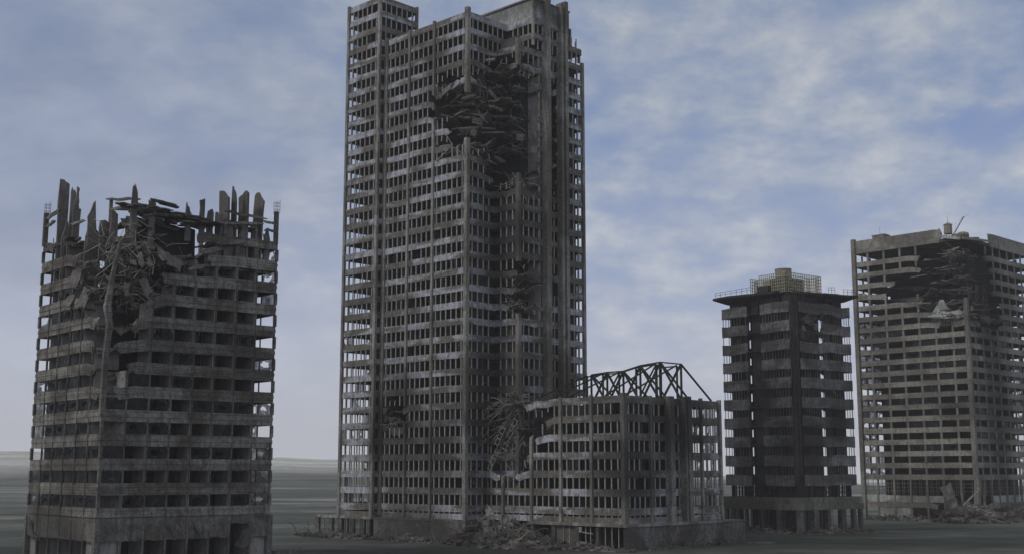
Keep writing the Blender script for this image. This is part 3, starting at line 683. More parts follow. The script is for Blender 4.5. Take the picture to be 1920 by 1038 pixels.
# ================================================================== LEFT BLOCK
bc = (-59.67, 181.0, 0); BA = 41
b1 = thing('apartment_block', 'square concrete block at far left, top storeys torn open with wall shards standing', 'building', bc, BA)
BP = [(0, 27.2), (0, 0), (28, 0), (28, 27.2)]
f1 = lambda k: 9.0 + 3.56 * k
d1 = Dmg([(6.5, 6, 50.5, 13, 10, 7.0), (3.5, 5, 45, 8, 8.5, 6.5), (1, 1, 40.5, 5.4, 5.4, 7.5), (1.0, 1.0, 31, 2.6, 3.2, 5.5), (13.5, 11, 52, 7, 12, 4.5)], .35, .28, 9)
prof = [(.10, -1.75), (.10, -1.0), (.16, -.98), (.16, -.5), (.10, -.48), (.10, 0), (-.25, 0), (-.25, -1.75)]
bm = []
for k in range(0, 13):
    z = f1(k); a = MB(); pr = prof if k else [(.10, -1.45), (.18, -1.4), (.18, -1.1), (.10, -1.05), (.10, 0), (-.25, 0), (-.25, -1.45)]
    if k == 12: pr = [(.10, -1.75), (.10, -1.0), (.10, -.4), (-.2, -.4), (-.2, -1.75)]
    spandrel_ring(a, BP, z, 1.75, .35, .1, d1 if k < 12 else Dmg(d1.z + [(14, 14, 54, 9, 9, 5), (4, 18, 54, 8, 7, 5)], .5, .3, 3), mod=2.3, seed=700 + k, prof=pr, sag=.8); a.obj('spandrel', 'b1_band', b1)
    if k < 13:
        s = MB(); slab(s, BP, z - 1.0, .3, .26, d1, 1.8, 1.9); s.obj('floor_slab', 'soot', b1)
# mullions: 8 bays right, 6 bays left
mm = []
for k in range(0, 12):
    for side in (0, 1, 2, 3):
        n = (6, 8, 6, 8)[side]
        for i in range(n + 1):
            if side == 0: x, y = -.02, 27.2 * i / n
            elif side == 1: x, y = 28 * i / n, -.02
            elif side == 2: x, y = 28.02, 27.2 * i / n
            else: x, y = 28 * i / n, 27.22
            if i in (0, n):
                if side in (1, 3): continue
            z = f1(k); zt = f1(k + 1) - 1.75; D = d1(x, y, (z + zt) / 2)
            if D > -.05: continue
            a = MB(); h = .09
            if i in (0, n): h = .22
            a.box(x - h, y - h, z - .04, x + h, y + h, zt + .04); mm.append((side > 1, k, a))
mm.sort(key=lambda q: (q[0], q[1])); many('mullion', [q[2] for q in mm], 'b1_band', b1)
# thin continuous facade rails on the outer face of every bay
for side, n in ((0, 6), (1, 8)):
    for i in range(1, n):
        a = MB(); x, y = ((-.2, 27.2 * i / n) if side == 0 else (28 * i / n, -.2))
        zz = 2.5; z1 = f1(12)
        runs = []; cur = None
        while zz < z1:
            z2 = min(z1, zz + 1.78)
            if d1(x, y, (zz + z2) / 2) < -.12: cur = (cur[0], z2) if cur else (zz, z2)
            elif cur: runs.append(cur); cur = None
            zz = z2
        if cur: runs.append(cur)
        for za, zb in runs:
            a = MB(); a.box(x - .05, y - .05, za, x + .05, y + .05, zb); a.obj('facade_rail', 'b1_band', b1)
# cross walls behind the facade
cw = []
for k in range(-1, 13):
    z = f1(k) if k >= 0 else .2; zt = f1(k) + 2.26 if k >= 0 else 7.6
    for i in range(1, 8):
        x = 28 * i / 8
        if d1(x, 1.5, z + 1.5) < .02 and k < 12: a = MB(); a.box(x - .14, .3, z - .98, x + .14, 4.4, zt); cw.append((0, k, a))
        if k < 12: a = MB(); a.box(x - .14, 24.4, z - .98, x + .14, 26.9, zt); cw.append((1, k, a))
    for i in range(1, 6):
        y = 27.2 * i / 6
        if d1(1.5, y, z + 1.5) < .02 and k < 12: a = MB(); a.box(.3, y - .14, z - .98, 4.0, y + .14, zt); cw.append((0, k, a))
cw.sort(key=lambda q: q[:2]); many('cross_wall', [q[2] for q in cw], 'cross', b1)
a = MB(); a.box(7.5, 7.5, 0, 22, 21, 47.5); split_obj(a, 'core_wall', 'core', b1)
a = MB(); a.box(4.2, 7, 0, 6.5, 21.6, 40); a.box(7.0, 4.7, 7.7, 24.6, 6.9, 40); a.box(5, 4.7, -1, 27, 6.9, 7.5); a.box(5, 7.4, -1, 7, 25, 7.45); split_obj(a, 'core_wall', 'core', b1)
# window glass
gl = []; r = random.Random(77)
for (P, Q, d, o, ln, tp, tq) in edges(BP):
    vis = (-o.x - o.y) > 0; n = 8 if abs(d.x) > .5 else 6
    for k in range(12):
        for i in range(n):
            c = P + d * (ln * (i + .5) / n); D = d1(c.x, c.y, f1(k) + 1)
            if D > -.12: continue
            fr = (.8 if k < 5 else .3) if abs(d.y) > .5 else (.4 if k < 6 else .12)
            if not vis: fr = .35
            if r.random() > fr: continue
            m = MB(); pane(m, P, d, o, ln * i / n + .09, ln * (i + 1) / n - .09, f1(k), f1(k + 1) - 1.75, -.05, r, 'full' if r.random() < .3 else 'hole'); gl.append((not vis, k, m))
gl.sort(key=lambda q: q[:2]); many('window_pane', [q[2] for q in gl], 'glass', b1)
# street level: cracked panels over open bays
def crackpanel(P, d, o, s0, s1, z0, z1, seed, off=.16):
    r_ = random.Random(seed); m = MB(); n = 8; lo = [z0 + r_.uniform(-.08, .1) for _ in range(n + 1)]
    if r_.random() < .12:
        a_ = r_.randrange(1, n - 1)
        for q in range(a_, min(n, a_ + 3)): lo[q] += r_.uniform(.3, 1.3)
    rings = []
    for i in range(n + 1):
        s_ = s0 + (s1 - s0) * i / n + (.06 * r_.uniform(-1, 1)); out = off + .10 * r_.uniform(-.5, 1) * (1 if 0 < i < n else .3); p = P + d * s_
        rings.append([((p + o * out).x, (p + o * out).y, lo[i]), ((p + o * off).x, (p + o * off).y, z1), ((p + o * (off - .22)).x, (p + o * (off - .22)).y, z1), ((p + o * (out - .25)).x, (p + o * (out - .25)).y, lo[i])])
    m.loft(rings); return m
for (P, Q, d, o, ln, tp, tq) in edges(BP)[:2]:
    n = 8 if abs(d.x) > .5 else 6
    for i in range(n):
        g_ = .03; crackpanel(P, d, o, ln * i / n + g_, ln * (i + 1) / n - g_, 6.3 if (n == 8 and i == 6) else 4.2, 7.5, 900 + i + n).obj('cladding_panel', 'b1_pan', b1)
for (c, sx, sy, ro, sd_) in [((11.9, -.55, 5.5), 2.6, 1.7, euler(1.75, .6, .2), 1), ((15.6, -.5, 5.7), 1.6, 2.3, euler(1.4, .5, -.2), 2), ((24.0, -.6, 4.6), 2.3, 4.4, euler(1.75, .45, .1), 3), ((19.5, -.5, 4.4), 4.2, .5, euler(1.5, .18, 0), 4), ((-.5, 21, 4.1), .5, 2.2, euler(1.0, .3, 1.57), 5), ((-.4, 24.9, 5.6), 2.6, 3.6, euler(1.75, .08, -1.57), 6)]:
    torn(b1, c, sx, sy, .15, ro, 'b1_pan', 60 + sd_, .03, 'broken_panel')
for (P, Q, d, o, ln, tp, tq) in edges(BP):
    n = 8 if abs(d.x) > .5 else 6
    for i in range(n + 1):
        if i == n: continue
        c = P + d * (ln * i / n); a = MB(); w_ = .4 if i else .9; a.box(c.x - w_ / 2, c.y - w_ / 2, -1, c.x + w_ / 2, c.y + w_ / 2, 7.5); a.obj('column', 'b1_pan', b1)
a = MB(); a.box(.35, .35, -1, .5, 4.6, 4.3); a.box(.35, .35, -1, 3.4, .5, 4.3); a.box(.4, 24, -1, .5, 27, 4); a.box(24.8, .38, -1, 27.8, .5, 4.4); split_obj(a, 'ground_floor_wall', 'cross', b1)
# standing shards: remains of the cross walls above the last slab
def standing(x, y, along, wdt, z0, z1, seed, th_=.32, lean=0.0, parent=b1, mat='shard', name='wall_remnant', pt=.5):
    '''upright torn wall piece: ragged sides, a broken slanting top edge'''
    r_ = random.Random(seed); m = MB(); H_ = z1 - z0; nc = 5; sl = r_.uniform(-1.1, 1.1); tops = []
    for c in range(nc + 1):
        u_ = c / nc; e = abs(u_ - r_.uniform(.35, .65)) * 2 * pt * min(4.0, H_ * .35)
        tops.append(z1 - e - (sl * (u_ - .5) * wdt * .5 if pt < .5 else 0) - r_.uniform(0, .35))
    tops[r_.randrange(1, nc)] = z1
    rings = []
    for c in range(nc + 1):
        a_ = -wdt / 2 + wdt * c / nc; edge = c in (0, nc)
        col = []
        for q in range(6):
            zz = z0 + (tops[c] - z0) * q / 5; j = r_.uniform(-.12, .12) * (1 if edge and q > 1 else .2); of = lean * ((zz - z0) / H_) ** 2
            col.append((a_ + j + of, zz))
        rings.append(col)
    def P(a_, zz, t_): return (x + a_, y + t_, zz) if along == 'x' else (x + t_, y + a_, zz)
    vs = []; fs = []
    for t_ in (-th_ / 2, th_ / 2):
        for col in rings: vs += [P(a_, zz, t_) for a_, zz in col]
    n1 = (nc + 1) * 6
    for c in range(nc):
        for q in range(5):
            a = c * 6 + q; fs.append((a, a + 1, a + 7, a + 6)); b = a + n1; fs.append((b, b + 6, b + 7, b + 1))
        a = c * 6 + 5; fs.append((a, a + n1, a + 6 + n1, a + 6)); a = c * 6; fs.append((a, a + 6, a + 6 + n1, a + n1))
    for c in (0, nc):
        for q in range(5): a = c * 6 + q; fs.append((a, a + 1, a + 1 + n1, a + n1))
    m.add(vs, fs); return m.obj(name, mat, parent)
for i, (x, y, al, wd, z0, z1, ln_, pt) in enumerate([
    (.9, 22.2, 'x', 1.7, 41, 61.6, .0, .05), (1.9, 20.9, 'x', .9, 46, 60.2, .1, .2), (1.6, 18.2, 'x', 1.25, 41, 58.0, .0, .5), (1.6, 18.1, 'x', .4, 56, 59.8, 0, .05),
    (.6, 19.5, 'x', 1.2, 41, 54.2, 0, .5), (2.4, 13, 'x', 2.4, 41, 52.6, 0, .3), (26.4, .6, 'x', 1.0, 46, 53.6, 0, .5), (19.6, .7, 'x', 1.6, 46, 54.4, 0, .4), (22.2, .8, 'x', 1.3, 46, 53.8, 0, .5),
    (.5, 9.0, 'x', 1.25, 48, 55.8, .0, .95), (1.5, 6.2, 'x', 1.7, 46, 52.4, 0, .1), (2.2, 4.8, 'x', 1.15, 46, 54.0, .1, .2),
    (4.0, 2.2, 'x', .55, 48, 57.6, .1, .15), (4.6, 2.4, 'x', .5, 48, 57.9, -.05, .3), (7.2, 2.4, 'x', .95, 48, 55.9, 0, .08),
    (13.2, 2.2, 'x', 1.0, 50, 56.2, 0, .8), (15.6, 2.2, 'x', .9, 50, 57.2, 0, .06), (17.2, 2.6, 'x', 1.1, 48, 55.8, 0, .2),
    (18.3, 1.8, 'y', 2.0, 46, 55.4, .0, .05), (19.6, 2.0, 'y', 3.0, 46, 59.2, .7, .12), (20.9, 1.6, 'y', 1.5, 46, 60.0, .2, .7), (22.8, 1.9, 'y', 3.0, 46, 59.4, .2, .15), (25.3, 1.9, 'y', 3.0, 46, 59.5, -.6, .2),
    (24.3, 1.0, 'y', 1.6, 46, 54.5, .0, .5), (20.8, 3.8, 'y', 1.6, 46, 57.4, .2, .7), (12.0, 22, 'y', 2.0, 46, 54, 0, .5), (22, 24, 'y', 2.2, 46, 55, 0, .5)]):
    standing(x, y, al, wd, z0, z1, 1000 + i, lean=ln_, pt=pt)
# broken edge beams between the shards
for i, (p, q, w_) in enumerate([((0, 27, 55.6), (.2, 21.5, 56.4), .6), ((0, 27, 54.3), (0, 23, 54.6), .5), ((0, 16, 53.0), (0, 10.5, 52.8), .4), ((3, 10, 56.6), (5.8, 3.6, 55.9), .45), ((3.2, 9, 54.9), (6.2, 3.4, 54.6), .5),
    ((18.4, 0, 55.1), (26, 0, 55.0), .5), ((17.6, 0, 53.2), (25.4, 0, 54.0), .45), ((25.2, 0, 54.6), (28, 0, 54.3), .5), ((25.6, 0, 53.0), (28, 0, 53.2), .5), ((6.0, 5, 50.9), (9.4, 3.4, 50.4), .4)]):
    P_ = Vector(p); Q_ = Vector(q); r_ = random.Random(i); m = MB(); rings = []
    for k in range(7):
        c = P_.lerp(Q_, k / 6) + Vector((0, 0, r_.uniform(-.12, .12))); e = 1 if 0 < k < 6 else .35
        rings.append([c + Vector((-.15, -.15, -w_ / 2 * e)), c + Vector((.15, .0, -w_ / 2 * e)), c + Vector((.15, .15, w_ / 2 * e * r_.uniform(.6, 1.2))), c + Vector((-.15, -.05, w_ / 2 * e * r_.uniform(.6, 1.2)))])
    m.loft(rings); m.obj('broken_beam', 'b1_band', b1)
pieces((0, 27.0, .7, .7, 51, 56.6), (27.8, 0.1, .6, .6, 51, 56.4), (3.6, 9.4, .4, .5, 52, 56.4), (28, 27, .6, .6, 50, 55), name='column', mat='b1_pan', parent=b1, dmg=None)
for (x, y, z) in ((0, 26.6, 56.5), (27.8, 0, 56.4), (8.0, 4.2, 54.6)):
    a = MB()
    for dx, dy in ((-.35, -.35), (.35, -.35), (.35, .35), (-.35, .35)): a.tube([(x + dx, y + dy, z - .4), (x + dx * 1.05, y + dy, z + 1.8 + .4 * dx)], .045, 3)
    for zz in (.3, .9, 1.4): a.tube([(x - .38, y - .38, z + zz), (x + .38, y - .38, z + zz), (x + .38, y + .38, z + zz), (x - .38, y + .38, z + zz), (x - .38, y - .38, z + zz)], .035, 3)
    a.obj('reinforcement_cage', 'rod', b1)
# the leaning corner column
m = MB(); rings = []
for (x, y, z, s_) in ((-.1, 0, 22.5, .75), (0, 0, 31, .75), (.25, -.3, 35.5, .75), (-.2, -.1, 38.2, .85), (.3, -.4, 43, .55), (1.0, -.8, 47.6, .5), (2.2, -1.1, 49.8, .4)):
    rings.append([(x - s_ / 2, y - s_ / 2, z), (x + s_ / 2, y - s_ / 2, z), (x + s_ / 2, y + s_ / 2, z), (x - s_ / 2, y + s_ / 2, z)])
m.loft(rings); m.obj('bent_corner_column', 'b1_band', b1)
# pancaked roof slabs and mixed wreckage
r = random.Random(91); wk = MB(); rods = MB(); lr = MB()
for i in range(44):
    t_ = r.random(); x = 4.2 + 12.5 * t_ + r.gauss(0, .8); y = 3.2 + r.gauss(0, 1.6); z = 54.6 - 1.5 * t_ + r.gauss(0, .5)
    wk.shard((x, y, z), r.uniform(2.5, 6.5), r.uniform(1.4, 3.2), r.uniform(.12, .3), euler(r.gauss(0, .12), r.gauss(.05, .12), r.gauss(0, .5)), r, r.uniform(-.05, .05), 11)
for i in range(36):
    wk.shard((8.5 + r.gauss(0, 3), 5 + r.gauss(0, 2.0), 52 + r.gauss(0, 1.4)), r.uniform(2, 5), r.uniform(1.5, 4), r.uniform(.15, .35), rrot(r, .3), r, 0, 9)
layers(wk, 53.2, 17, 26, .6, 3.5, 12, r, 1.6); layers(wk, 51.2, 16, 27, .5, 4.5, 10, r, 2.0); layers(wk, 50.5, .5, 4, 10, 26, 12, r, 1.8)
a = MB(); rr_ = random.Random(4)
rings = []
for i in range(9):
    t_ = i / 8; rings.append([(5.5 + 10.5 * t_, 4.4 + .6 * math.sin(i), 46.8 + rr_.uniform(-.5, .5)), (5.5 + 10.5 * t_, 4.8 + .4 * math.sin(i), 53.6 - t_ * 1.2 + rr_.uniform(-.3, .3)), (5.5 + 10.5 * t_, 8, 53.8 - t_ * 1.2), (5.5 + 10.5 * t_, 8, 46)])
a.loft(rings); a.obj('lift_shaft_wall', 'core', b1)
for k, n_ in ((9, 8), (10, 12), (11, 14)): layers(wk, f1(k) - 1.2, 1.5, 13, 1.2, 9, n_, r, 3.0)
wreckage(wk, rods, (4.5, 3.0, 48), (4.5, 3.0, 1.5), 26, r, 2.0, .4, 46, .055, 4)
wreckage(wk, rods, (10, 2.6, 46.6), (4.5, 1.6, 1.0), 20, r, 2.0, .3, 30, .055, 4)
wreckage(wk, rods, (1.5, 5.5, 41.6), (1.6, 4.0, 1.0), 14, r, 1.8, .5, 24, .05, 3.5)
wreckage(wk, rods, (5.5, 1.0, 41.0), (4.0, 1.0, .8), 16, r, 1.5, .4, 34, .05, 3.5)
wreckage(wk, rods, (.2, 9, 45.5), (.8, 2.6, 1.2), 8, r, 1.6, .5, 10, .05, 3)
for k in (8, 9, 10, 11): dangle(rods, [(x_, .2, f1(k) - 1.7) for x_ in range(2, 16, 2)] + [(.2, y_, f1(k) - 1.7) for y_ in range(2, 14, 2)], r, 22, (.8, 2.0), .04)
for _ in range(42):
    p = Vector((r.uniform(-1, 8), r.uniform(-.8, 5), r.uniform(45.5, 51))); q = [p]; d = Vector((r.uniform(-1, 1), r.uniform(-.4, .4), r.uniform(-.9, .4))).normalized()
    for k in range(2): d = (d + Vector((r.gauss(0, .5), r.gauss(0, .3), r.gauss(0, .5)))).normalized(); p = p + d * r.uniform(1.2, 2.6); q.append(p)
    lr.tube(q, .065, 3)
wk.obj('wreckage', 'wreck', b1, stuff=True); rods.obj('torn_reinforcement', 'rod', b1, stuff=True); lr.obj('torn_reinforcement', 'lrod', b1, stuff=True)
for i, (c, sx, sy, ro, mt_) in enumerate([((4.6, -.3, 45.8), 1.5, 2.6, euler(1.25, .35, .3), 'lwreck'), ((3.4, -.4, 45.2), 1.5, .9, euler(1.2, .1, .2), 'lwreck'), ((6.0, -.2, 45.6), 1.5, 2.2, euler(1.5, -.3, .2), 'wreck'), ((10, -.2, 45.9), 3.6, 2.4, euler(1.25, .4, .1), 'shard'), ((14, -.5, 45.6), 4.2, 1.0, euler(1.0, -.3, .1), 'shard'),
        ((-.5, 11.5, 44.0), 2.4, 4.6, euler(1.45, .3, -1.2), 'shard'), ((0, 9, 40.5), 2.4, 4.4, euler(1.5, .1, -1.3), 'shard'), ((2.6, -.3, 41.0), 1.1, 2.4, euler(1.5, .1, .1), 'lwreck'), ((5.6, -.2, 41.8), 1.9, 3.6, euler(1.5, -.3, .1), 'shard'), ((16.5, -.4, 48.6), 5.2, 1.2, euler(.9, -.28, .1), 'wreck'), ((20, -.3, 50.2), 6.5, .9, euler(1.1, -.22, .0), 'wreck'),
        ((-.5, 13.2, 40.6), 1.8, 2.6, euler(1.4, .5, -1.4), 'lwreck'), ((8.6, .2, 47.2), 3.0, 4.0, euler(1.1, .2, .2), 'wreck')]):
    torn(b1, c, sx, sy, .25, ro, mt_, 80 + i)

# ================================================================== BALCONY TOWER
b3 = thing('balcony_tower', 'dark square tower with wide concrete balcony bands and a lattice cage on its roof', 'building', (67.72, 297.0, 0), 38)
S3 = 22.4
f3 = lambda k: 13.6 + 4.64 * k
d3 = Dmg([(6.5, 0, 50.5, 4.6, 3.2, 3.6)], .2, .4, 12)
P3 = [(0, S3), (0, 14.2), (1.6, 14.2), (1.6, 9.7), (0, 9.7), (0, .9), (2.6, .9), (2.6, 0), (S3, 0), (S3, 9.2), (S3 - 1.6, 9.2), (S3 - 1.6, 13.8), (S3, 13.8), (S3, S3)]
r = random.Random(12)
I3 = [(1.1, S3 - 1.1), (1.1, 1.9), (3.7, 1.9), (3.7, 1.1), (S3 - 1.1, 1.1), (S3 - 1.1, S3 - 1.1)]
fins = []
for k in range(10):
    z = f3(k)
    for (P, Q, d, o, ln, tp, tq) in edges(P3):
        if ln < 3: continue
        if ln < 5 and abs(d.y) > .5 and 1 < P.x < 2: continue
        if ln < 5 and P.x > S3 - 2 and P.x < S3 - 1: continue
        # each straight run is a balcony parapet with uneven sag
        m = MB(); n = max(2, int(ln / 1.4)); rings = []; ph = r.uniform(0, 6)
        cut = [d3(*(P + d * (ln * (i + .5) / n)).xy, z) > 0 for i in range(n)]
        def flush():
            if len(rings) > 1: m.loft(rings)
            rings.clear()
        wob = (.55 if (k in (7, 8, 9) and o.y < -.5) else .16)
        for i in range(n + 1):
            s_ = ln * i / n; c = P + d * s_; dz = wob * nz(s_, k * 3.3, ph, .16) * 2
            if k == 7 and o.y < -.5: dz -= .9 * math.exp(-((s_ - 7) / 3.5) ** 2)
            mi = (s_ + (-.0)) if 0 < i < n else s_
            ring = []
            for po, pz in ((.12, -2.62), (.12, 0), (-.12, 0), (-.12, -2.62)):
                s1 = s_
                if i == 0 and tp > .5: s1 = -po
                if i == n and tq > .5: s1 = ln + po
                q = P + d * s1 + o * po; ring.append((q.x, q.y, z + pz + dz))
            rings.append(ring)
            if i < n and cut[i]:
                if len(rings) > 0: flush()
        flush(); 
        if m.v: m.obj('balcony_band', 'b3_band', b3)
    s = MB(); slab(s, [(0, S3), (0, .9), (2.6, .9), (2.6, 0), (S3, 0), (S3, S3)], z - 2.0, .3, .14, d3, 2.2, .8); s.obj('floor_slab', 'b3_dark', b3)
    if k < 9 or True:
        top = f3(k + 1) - 2.3 if k < 9 else 57.2
        nn = 24
        for side in range(4):
            for i in range(nn + 1):
                t_ = S3 * i / nn; x, y = ((.25, t_), (t_, .25), (S3 - .25, t_), (t_, S3 - .25))[side]
                if side > 1 and (i % 3) : continue
                if (i < 4 and side == 1) or (side == 0 and i < 1): continue
                if 9.7 < t_ < 14.2 and side == 0: continue
                if d3(x, y, z + 1) > -.05 or r.random() < .12 or k == 9: continue
                a = MB(); a.box(x - .06, y - .06, z - .02, x + .06, y + .06, top + .02); fins.append((side > 1, r.random(), a))
fins.sort(key=lambda q: q[:2]); many('window_post', [q[2] for q in fins], 'b3_band', b3)
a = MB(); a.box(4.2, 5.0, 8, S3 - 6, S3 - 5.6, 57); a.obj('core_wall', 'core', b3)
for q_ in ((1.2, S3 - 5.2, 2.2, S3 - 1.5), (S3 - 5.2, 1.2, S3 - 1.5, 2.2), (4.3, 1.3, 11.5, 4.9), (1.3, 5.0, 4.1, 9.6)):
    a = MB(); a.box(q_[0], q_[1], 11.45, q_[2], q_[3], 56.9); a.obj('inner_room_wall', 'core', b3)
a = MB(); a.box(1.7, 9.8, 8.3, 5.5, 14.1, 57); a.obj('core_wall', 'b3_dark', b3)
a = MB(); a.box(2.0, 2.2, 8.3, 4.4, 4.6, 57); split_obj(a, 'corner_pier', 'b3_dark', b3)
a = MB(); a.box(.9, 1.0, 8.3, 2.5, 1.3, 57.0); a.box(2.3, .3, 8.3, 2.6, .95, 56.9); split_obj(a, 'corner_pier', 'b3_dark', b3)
for (x, y) in ((6.2, 2.6), (11, 2.4), (16, 2.4), (2.6, 6.6), (2.4, 17.2)):
    a = MB(); a.box(x - 1.5, y - .12, 8.3, x + 1.5, y + .12, 54) if y < 5 and x > 5 else a.box(x - .12, y - 1.5, 8.3, x + .12, y + 1.5, 54); a.obj('partition_wall', 'soot', b3)
# top storey under the canopy
for (x, y) in ((1.6, 20.4), (1.6, 16.5), (1.6, 12), (1.6, 7.4), (2.4, 3.2), (6, 1.6), (11, 1.6), (15.5, 1.6), (20.4, 1.6), (20.4, 12), (20.4, 20.4), (8, 20.4), (14, 20.4)):
    a = MB(); pier(a, x, y, .7, .7, 53.2, 57.6); a.obj('column', 'b3_dark', b3)
a = MB(); a.box(3.2, 3.2, 53.4, 17.0, 17.2, 57.5); a.obj('top_storey_wall', 'b3_dark', b3)
# canopy: ragged overhanging roof slab, corners drooping
m = MB(); n = 26; O = 1.9; rings_t = []; rc = random.Random(3)
pts = []
A0, A1 = -O, S3 + O
seq = []
for (p, q) in (((A0, A1), (A0, A0)), ((A0, A0), (A1, A0)), ((A1, A0), (A1, A1)), ((A1, A1), (A0, A1))):
    for i in range(n): seq.append((p[0] + (q[0] - p[0]) * i / n, p[1] + (q[1] - p[1]) * i / n))
outer = []
for (x, y) in seq:
    cdx = abs(x - S3 / 2) / (S3 / 2 + O); cdy = abs(y - S3 / 2) / (S3 / 2 + O); e = nz(x, y, 0, .35, 4)
    nearc = math.exp(-((x + 3.6) ** 2 + (y + 3.6) ** 2) / 150); k = 1 - .25 * nearc * (1 + 1.4 * e) - .05 * abs(e) - (.04 if cdx * cdy < .8 else 0)
    if y < 0 and 0 < x < 17: k -= .10
    outer.append((S3 / 2 + (x - S3 / 2) * k, S3 / 2 + (y - S3 / 2) * k, 58.1 + .35 * e))
nO = len(outer); mid = [(S3 / 2 + (x - S3 / 2) * .8, S3 / 2 + (y - S3 / 2) * .8) for x, y, z in outer]
m.add([(x, y, z + .18) for x, y, z in outer] + [(x, y, z - .34) for x, y, z in outer] + [(x, y, 58.6 + .2 * nz(x, y, 1, .5)) for x, y in mid] + [(x, y, 56.6 + .3 * nz(x, y, 1, .4)) for x, y in mid] + [(S3 / 2, S3 / 2, 58.7), (S3 / 2, S3 / 2, 56.7)],
      [(i, (i + 1) % nO, nO * 2 + (i + 1) % nO, nO * 2 + i) for i in range(nO)] + [(nO + i, nO * 3 + i, nO * 3 + (i + 1) % nO, nO + (i + 1) % nO) for i in range(nO)] +
      [(i, nO + i, nO + (i + 1) % nO, (i + 1) % nO) for i in range(nO)] + [(2 * nO + i, 2 * nO + (i + 1) % nO, 4 * nO) for i in range(nO)] + [(3 * nO + (i + 1) % nO, 3 * nO + i, 4 * nO + 1) for i in range(nO)])
m.obj('canopy_slab', 'b3_dark', b3)
for (P, Q) in (((-1.3, 23.4), (-1.3, 11.0)), ((18.6, -1.4), (23.8, -1.4)), ((13.2, -1.0), (15.6, -1.1))):
    a = MB(); ln = math.dist(P, Q); k_ = max(2, int(ln / 1.6))
    for zz in (.9, 1.5): a.tube([(P[0], P[1], 58.0 + zz), (Q[0], Q[1], 58.2 + zz)], .05, 4)
    for i in range(k_ + 1): a.tube([(P[0] + (Q[0] - P[0]) * i / k_, P[1] + (Q[1] - P[1]) * i / k_, 57.8), (P[0] + (Q[0] - P[0]) * i / k_, P[1] + (Q[1] - P[1]) * i / k_, 59.6)], .045, 4)
    a.obj('roof_railing', 'truss', b3)
# lattice cage round the plant, drum tank on it
def lattice(P, Q, z0, z1, nx, nz_, rad=.11):
    a = MB()
    for i in range(nx + 1):
        x = P[0] + (Q[0] - P[0]) * i / nx; y = P[1] + (Q[1] - P[1]) * i / nx; a.tube([(x, y, z0), (x, y, z1)], rad, 4)
    for j in range(nz_ + 1):
        z = z0 + (z1 - z0) * j / nz_; a.tube([(P[0], P[1], z), (Q[0], Q[1], z)], rad * .8, 4)
    return a
LX, LY = 2.3, 3.2
for (P, Q, nx) in (((LX, LY + 8.6), (LX, LY), 13), ((LX, LY), (LX + 13.4, LY), 19), ((LX + 13.4, LY), (LX + 13.4, LY + 10), 14), ((LX + 4, LY + 13.5), (LX + 4, LY + 9), 6), ((LX + 1.5, LY + 12.8), (LX + 10, LY + 12.8), 12)):
    lattice(P, Q, 58.2, 62.9 if nx != 6 else 62.6, nx, 6).obj('lattice_screen', 'lattice', b3)
a = MB(); a.box(LX + 2.2, LY + 2.2, 58.1, LX + 9.5, LY + 7.0, 62.2); a.obj('plant_room', 'b3_dark', b3)
a = MB(); a.box(1.0, 8.0, 58.2, 2.1, 11.5, 60.0); a.obj('roof_box', 'b3_dark', b3)
def lathe(profile, cx, cy, n=24, wob=0):
    m = MB(); m.loft([[(cx + r_ * math.cos(2 * math.pi * k / n), cy + r_ * math.sin(2 * math.pi * k / n), z) for k in range(n)] for r_, z in profile]); return m
dr = thing('water_drum', 'short grey metal drum standing on the lattice-screened roof of the balcony tower', 'tank', (67.72, 297.0, 0), 38)
lathe([(2.1, 62.35), (2.1, 62.45), (2.05, 62.5), (2.05, 64.35), (2.12, 64.38), (2.12, 64.5), (1.9, 64.52), (1.85, 64.2)], 6.6, 7.6, 32).obj('drum_shell', 'tank', dr, smooth=False)
lathe([(2.09, 63.4), (2.13, 63.42), (2.13, 63.5), (2.09, 63.52)], 6.6, 7.6, 32).obj('hoop', 'tank', dr)
# recessed storey with multi-pane windows, podium slab, street-level columns
a = MB(); a.box(5, 5, 8.2, S3 - 5.5, S3 - 5.5, 11.4); a.obj('core_wall', 'core', b3)
for (x0, y0, x1, y1) in ((1.2, 1.2, S3 - 1.2, 1.2), (1.2, S3 - 1.2, 1.2, 1.2), (S3 - 1.2, 1.2, S3 - 1.2, S3 - 1.2), (S3 - 1.2, S3 - 1.2, 1.2, S3 - 1.2)):
    a = MB(); n = 20
    for i in range(n + 1):
        x = x0 + (x1 - x0) * i / n; y = y0 + (y1 - y0) * i / n; w_ = .35 if i % 5 == 0 else .09; a.box(x - w_, y - w_, 8.2, x + w_, y + w_, 11.35)
    for zz in (9.3, 10.35): a.beam((x0, y0, zz), (x1, y1, zz), .12, .14)
    a.obj('window_grid', 'b3_dark', b3)
m3 = [(-.95, S3 + .95), (-.95, -.95), (S3 + .95, -.95), (S3 + .95, S3 + .95)]
a = MB(); spandrel_ring(a, m3, 8.25, 1.5, .6, 0, nod, mod=4); a.obj('podium_fascia', 'b3_fas', b3)
a = MB(); spandrel_ring(a, m3, 6.72, 1.45, .6, .25, nod, mod=4); a.obj('podium_fascia', 'b3_fas', b3)
a = MB(); a.box(-.6, -.6, 7.5, S3 + .6, S3 + .6, 8.0); a.obj('podium_roof', 'b3_dark', b3)
for t_ in (0, .235, .46, .69, .88, 1):
    for side in range(4):
        if t_ == 1 or (t_ == 0 and side == 9): continue
        s_ = -.5 + (S3 + 1.0) * t_; x, y = ((-.5, s_), (s_, -.5), (S3 + .5, s_ + .01), (s_ + .01, S3 + .5))[side]
        if t_ == 0 and side in (1, 3): x += .9
        a = MB(); w_ = (.9, 1.5, 1.1, .8, 1.0)[[0, .235, .46, .69, .88].index(t_)]; a.box(x - w_ / 2, y - w_ / 2, -1, x + w_ / 2, y + w_ / 2, 5.3); a.obj('column', 'b1_pan', b3)
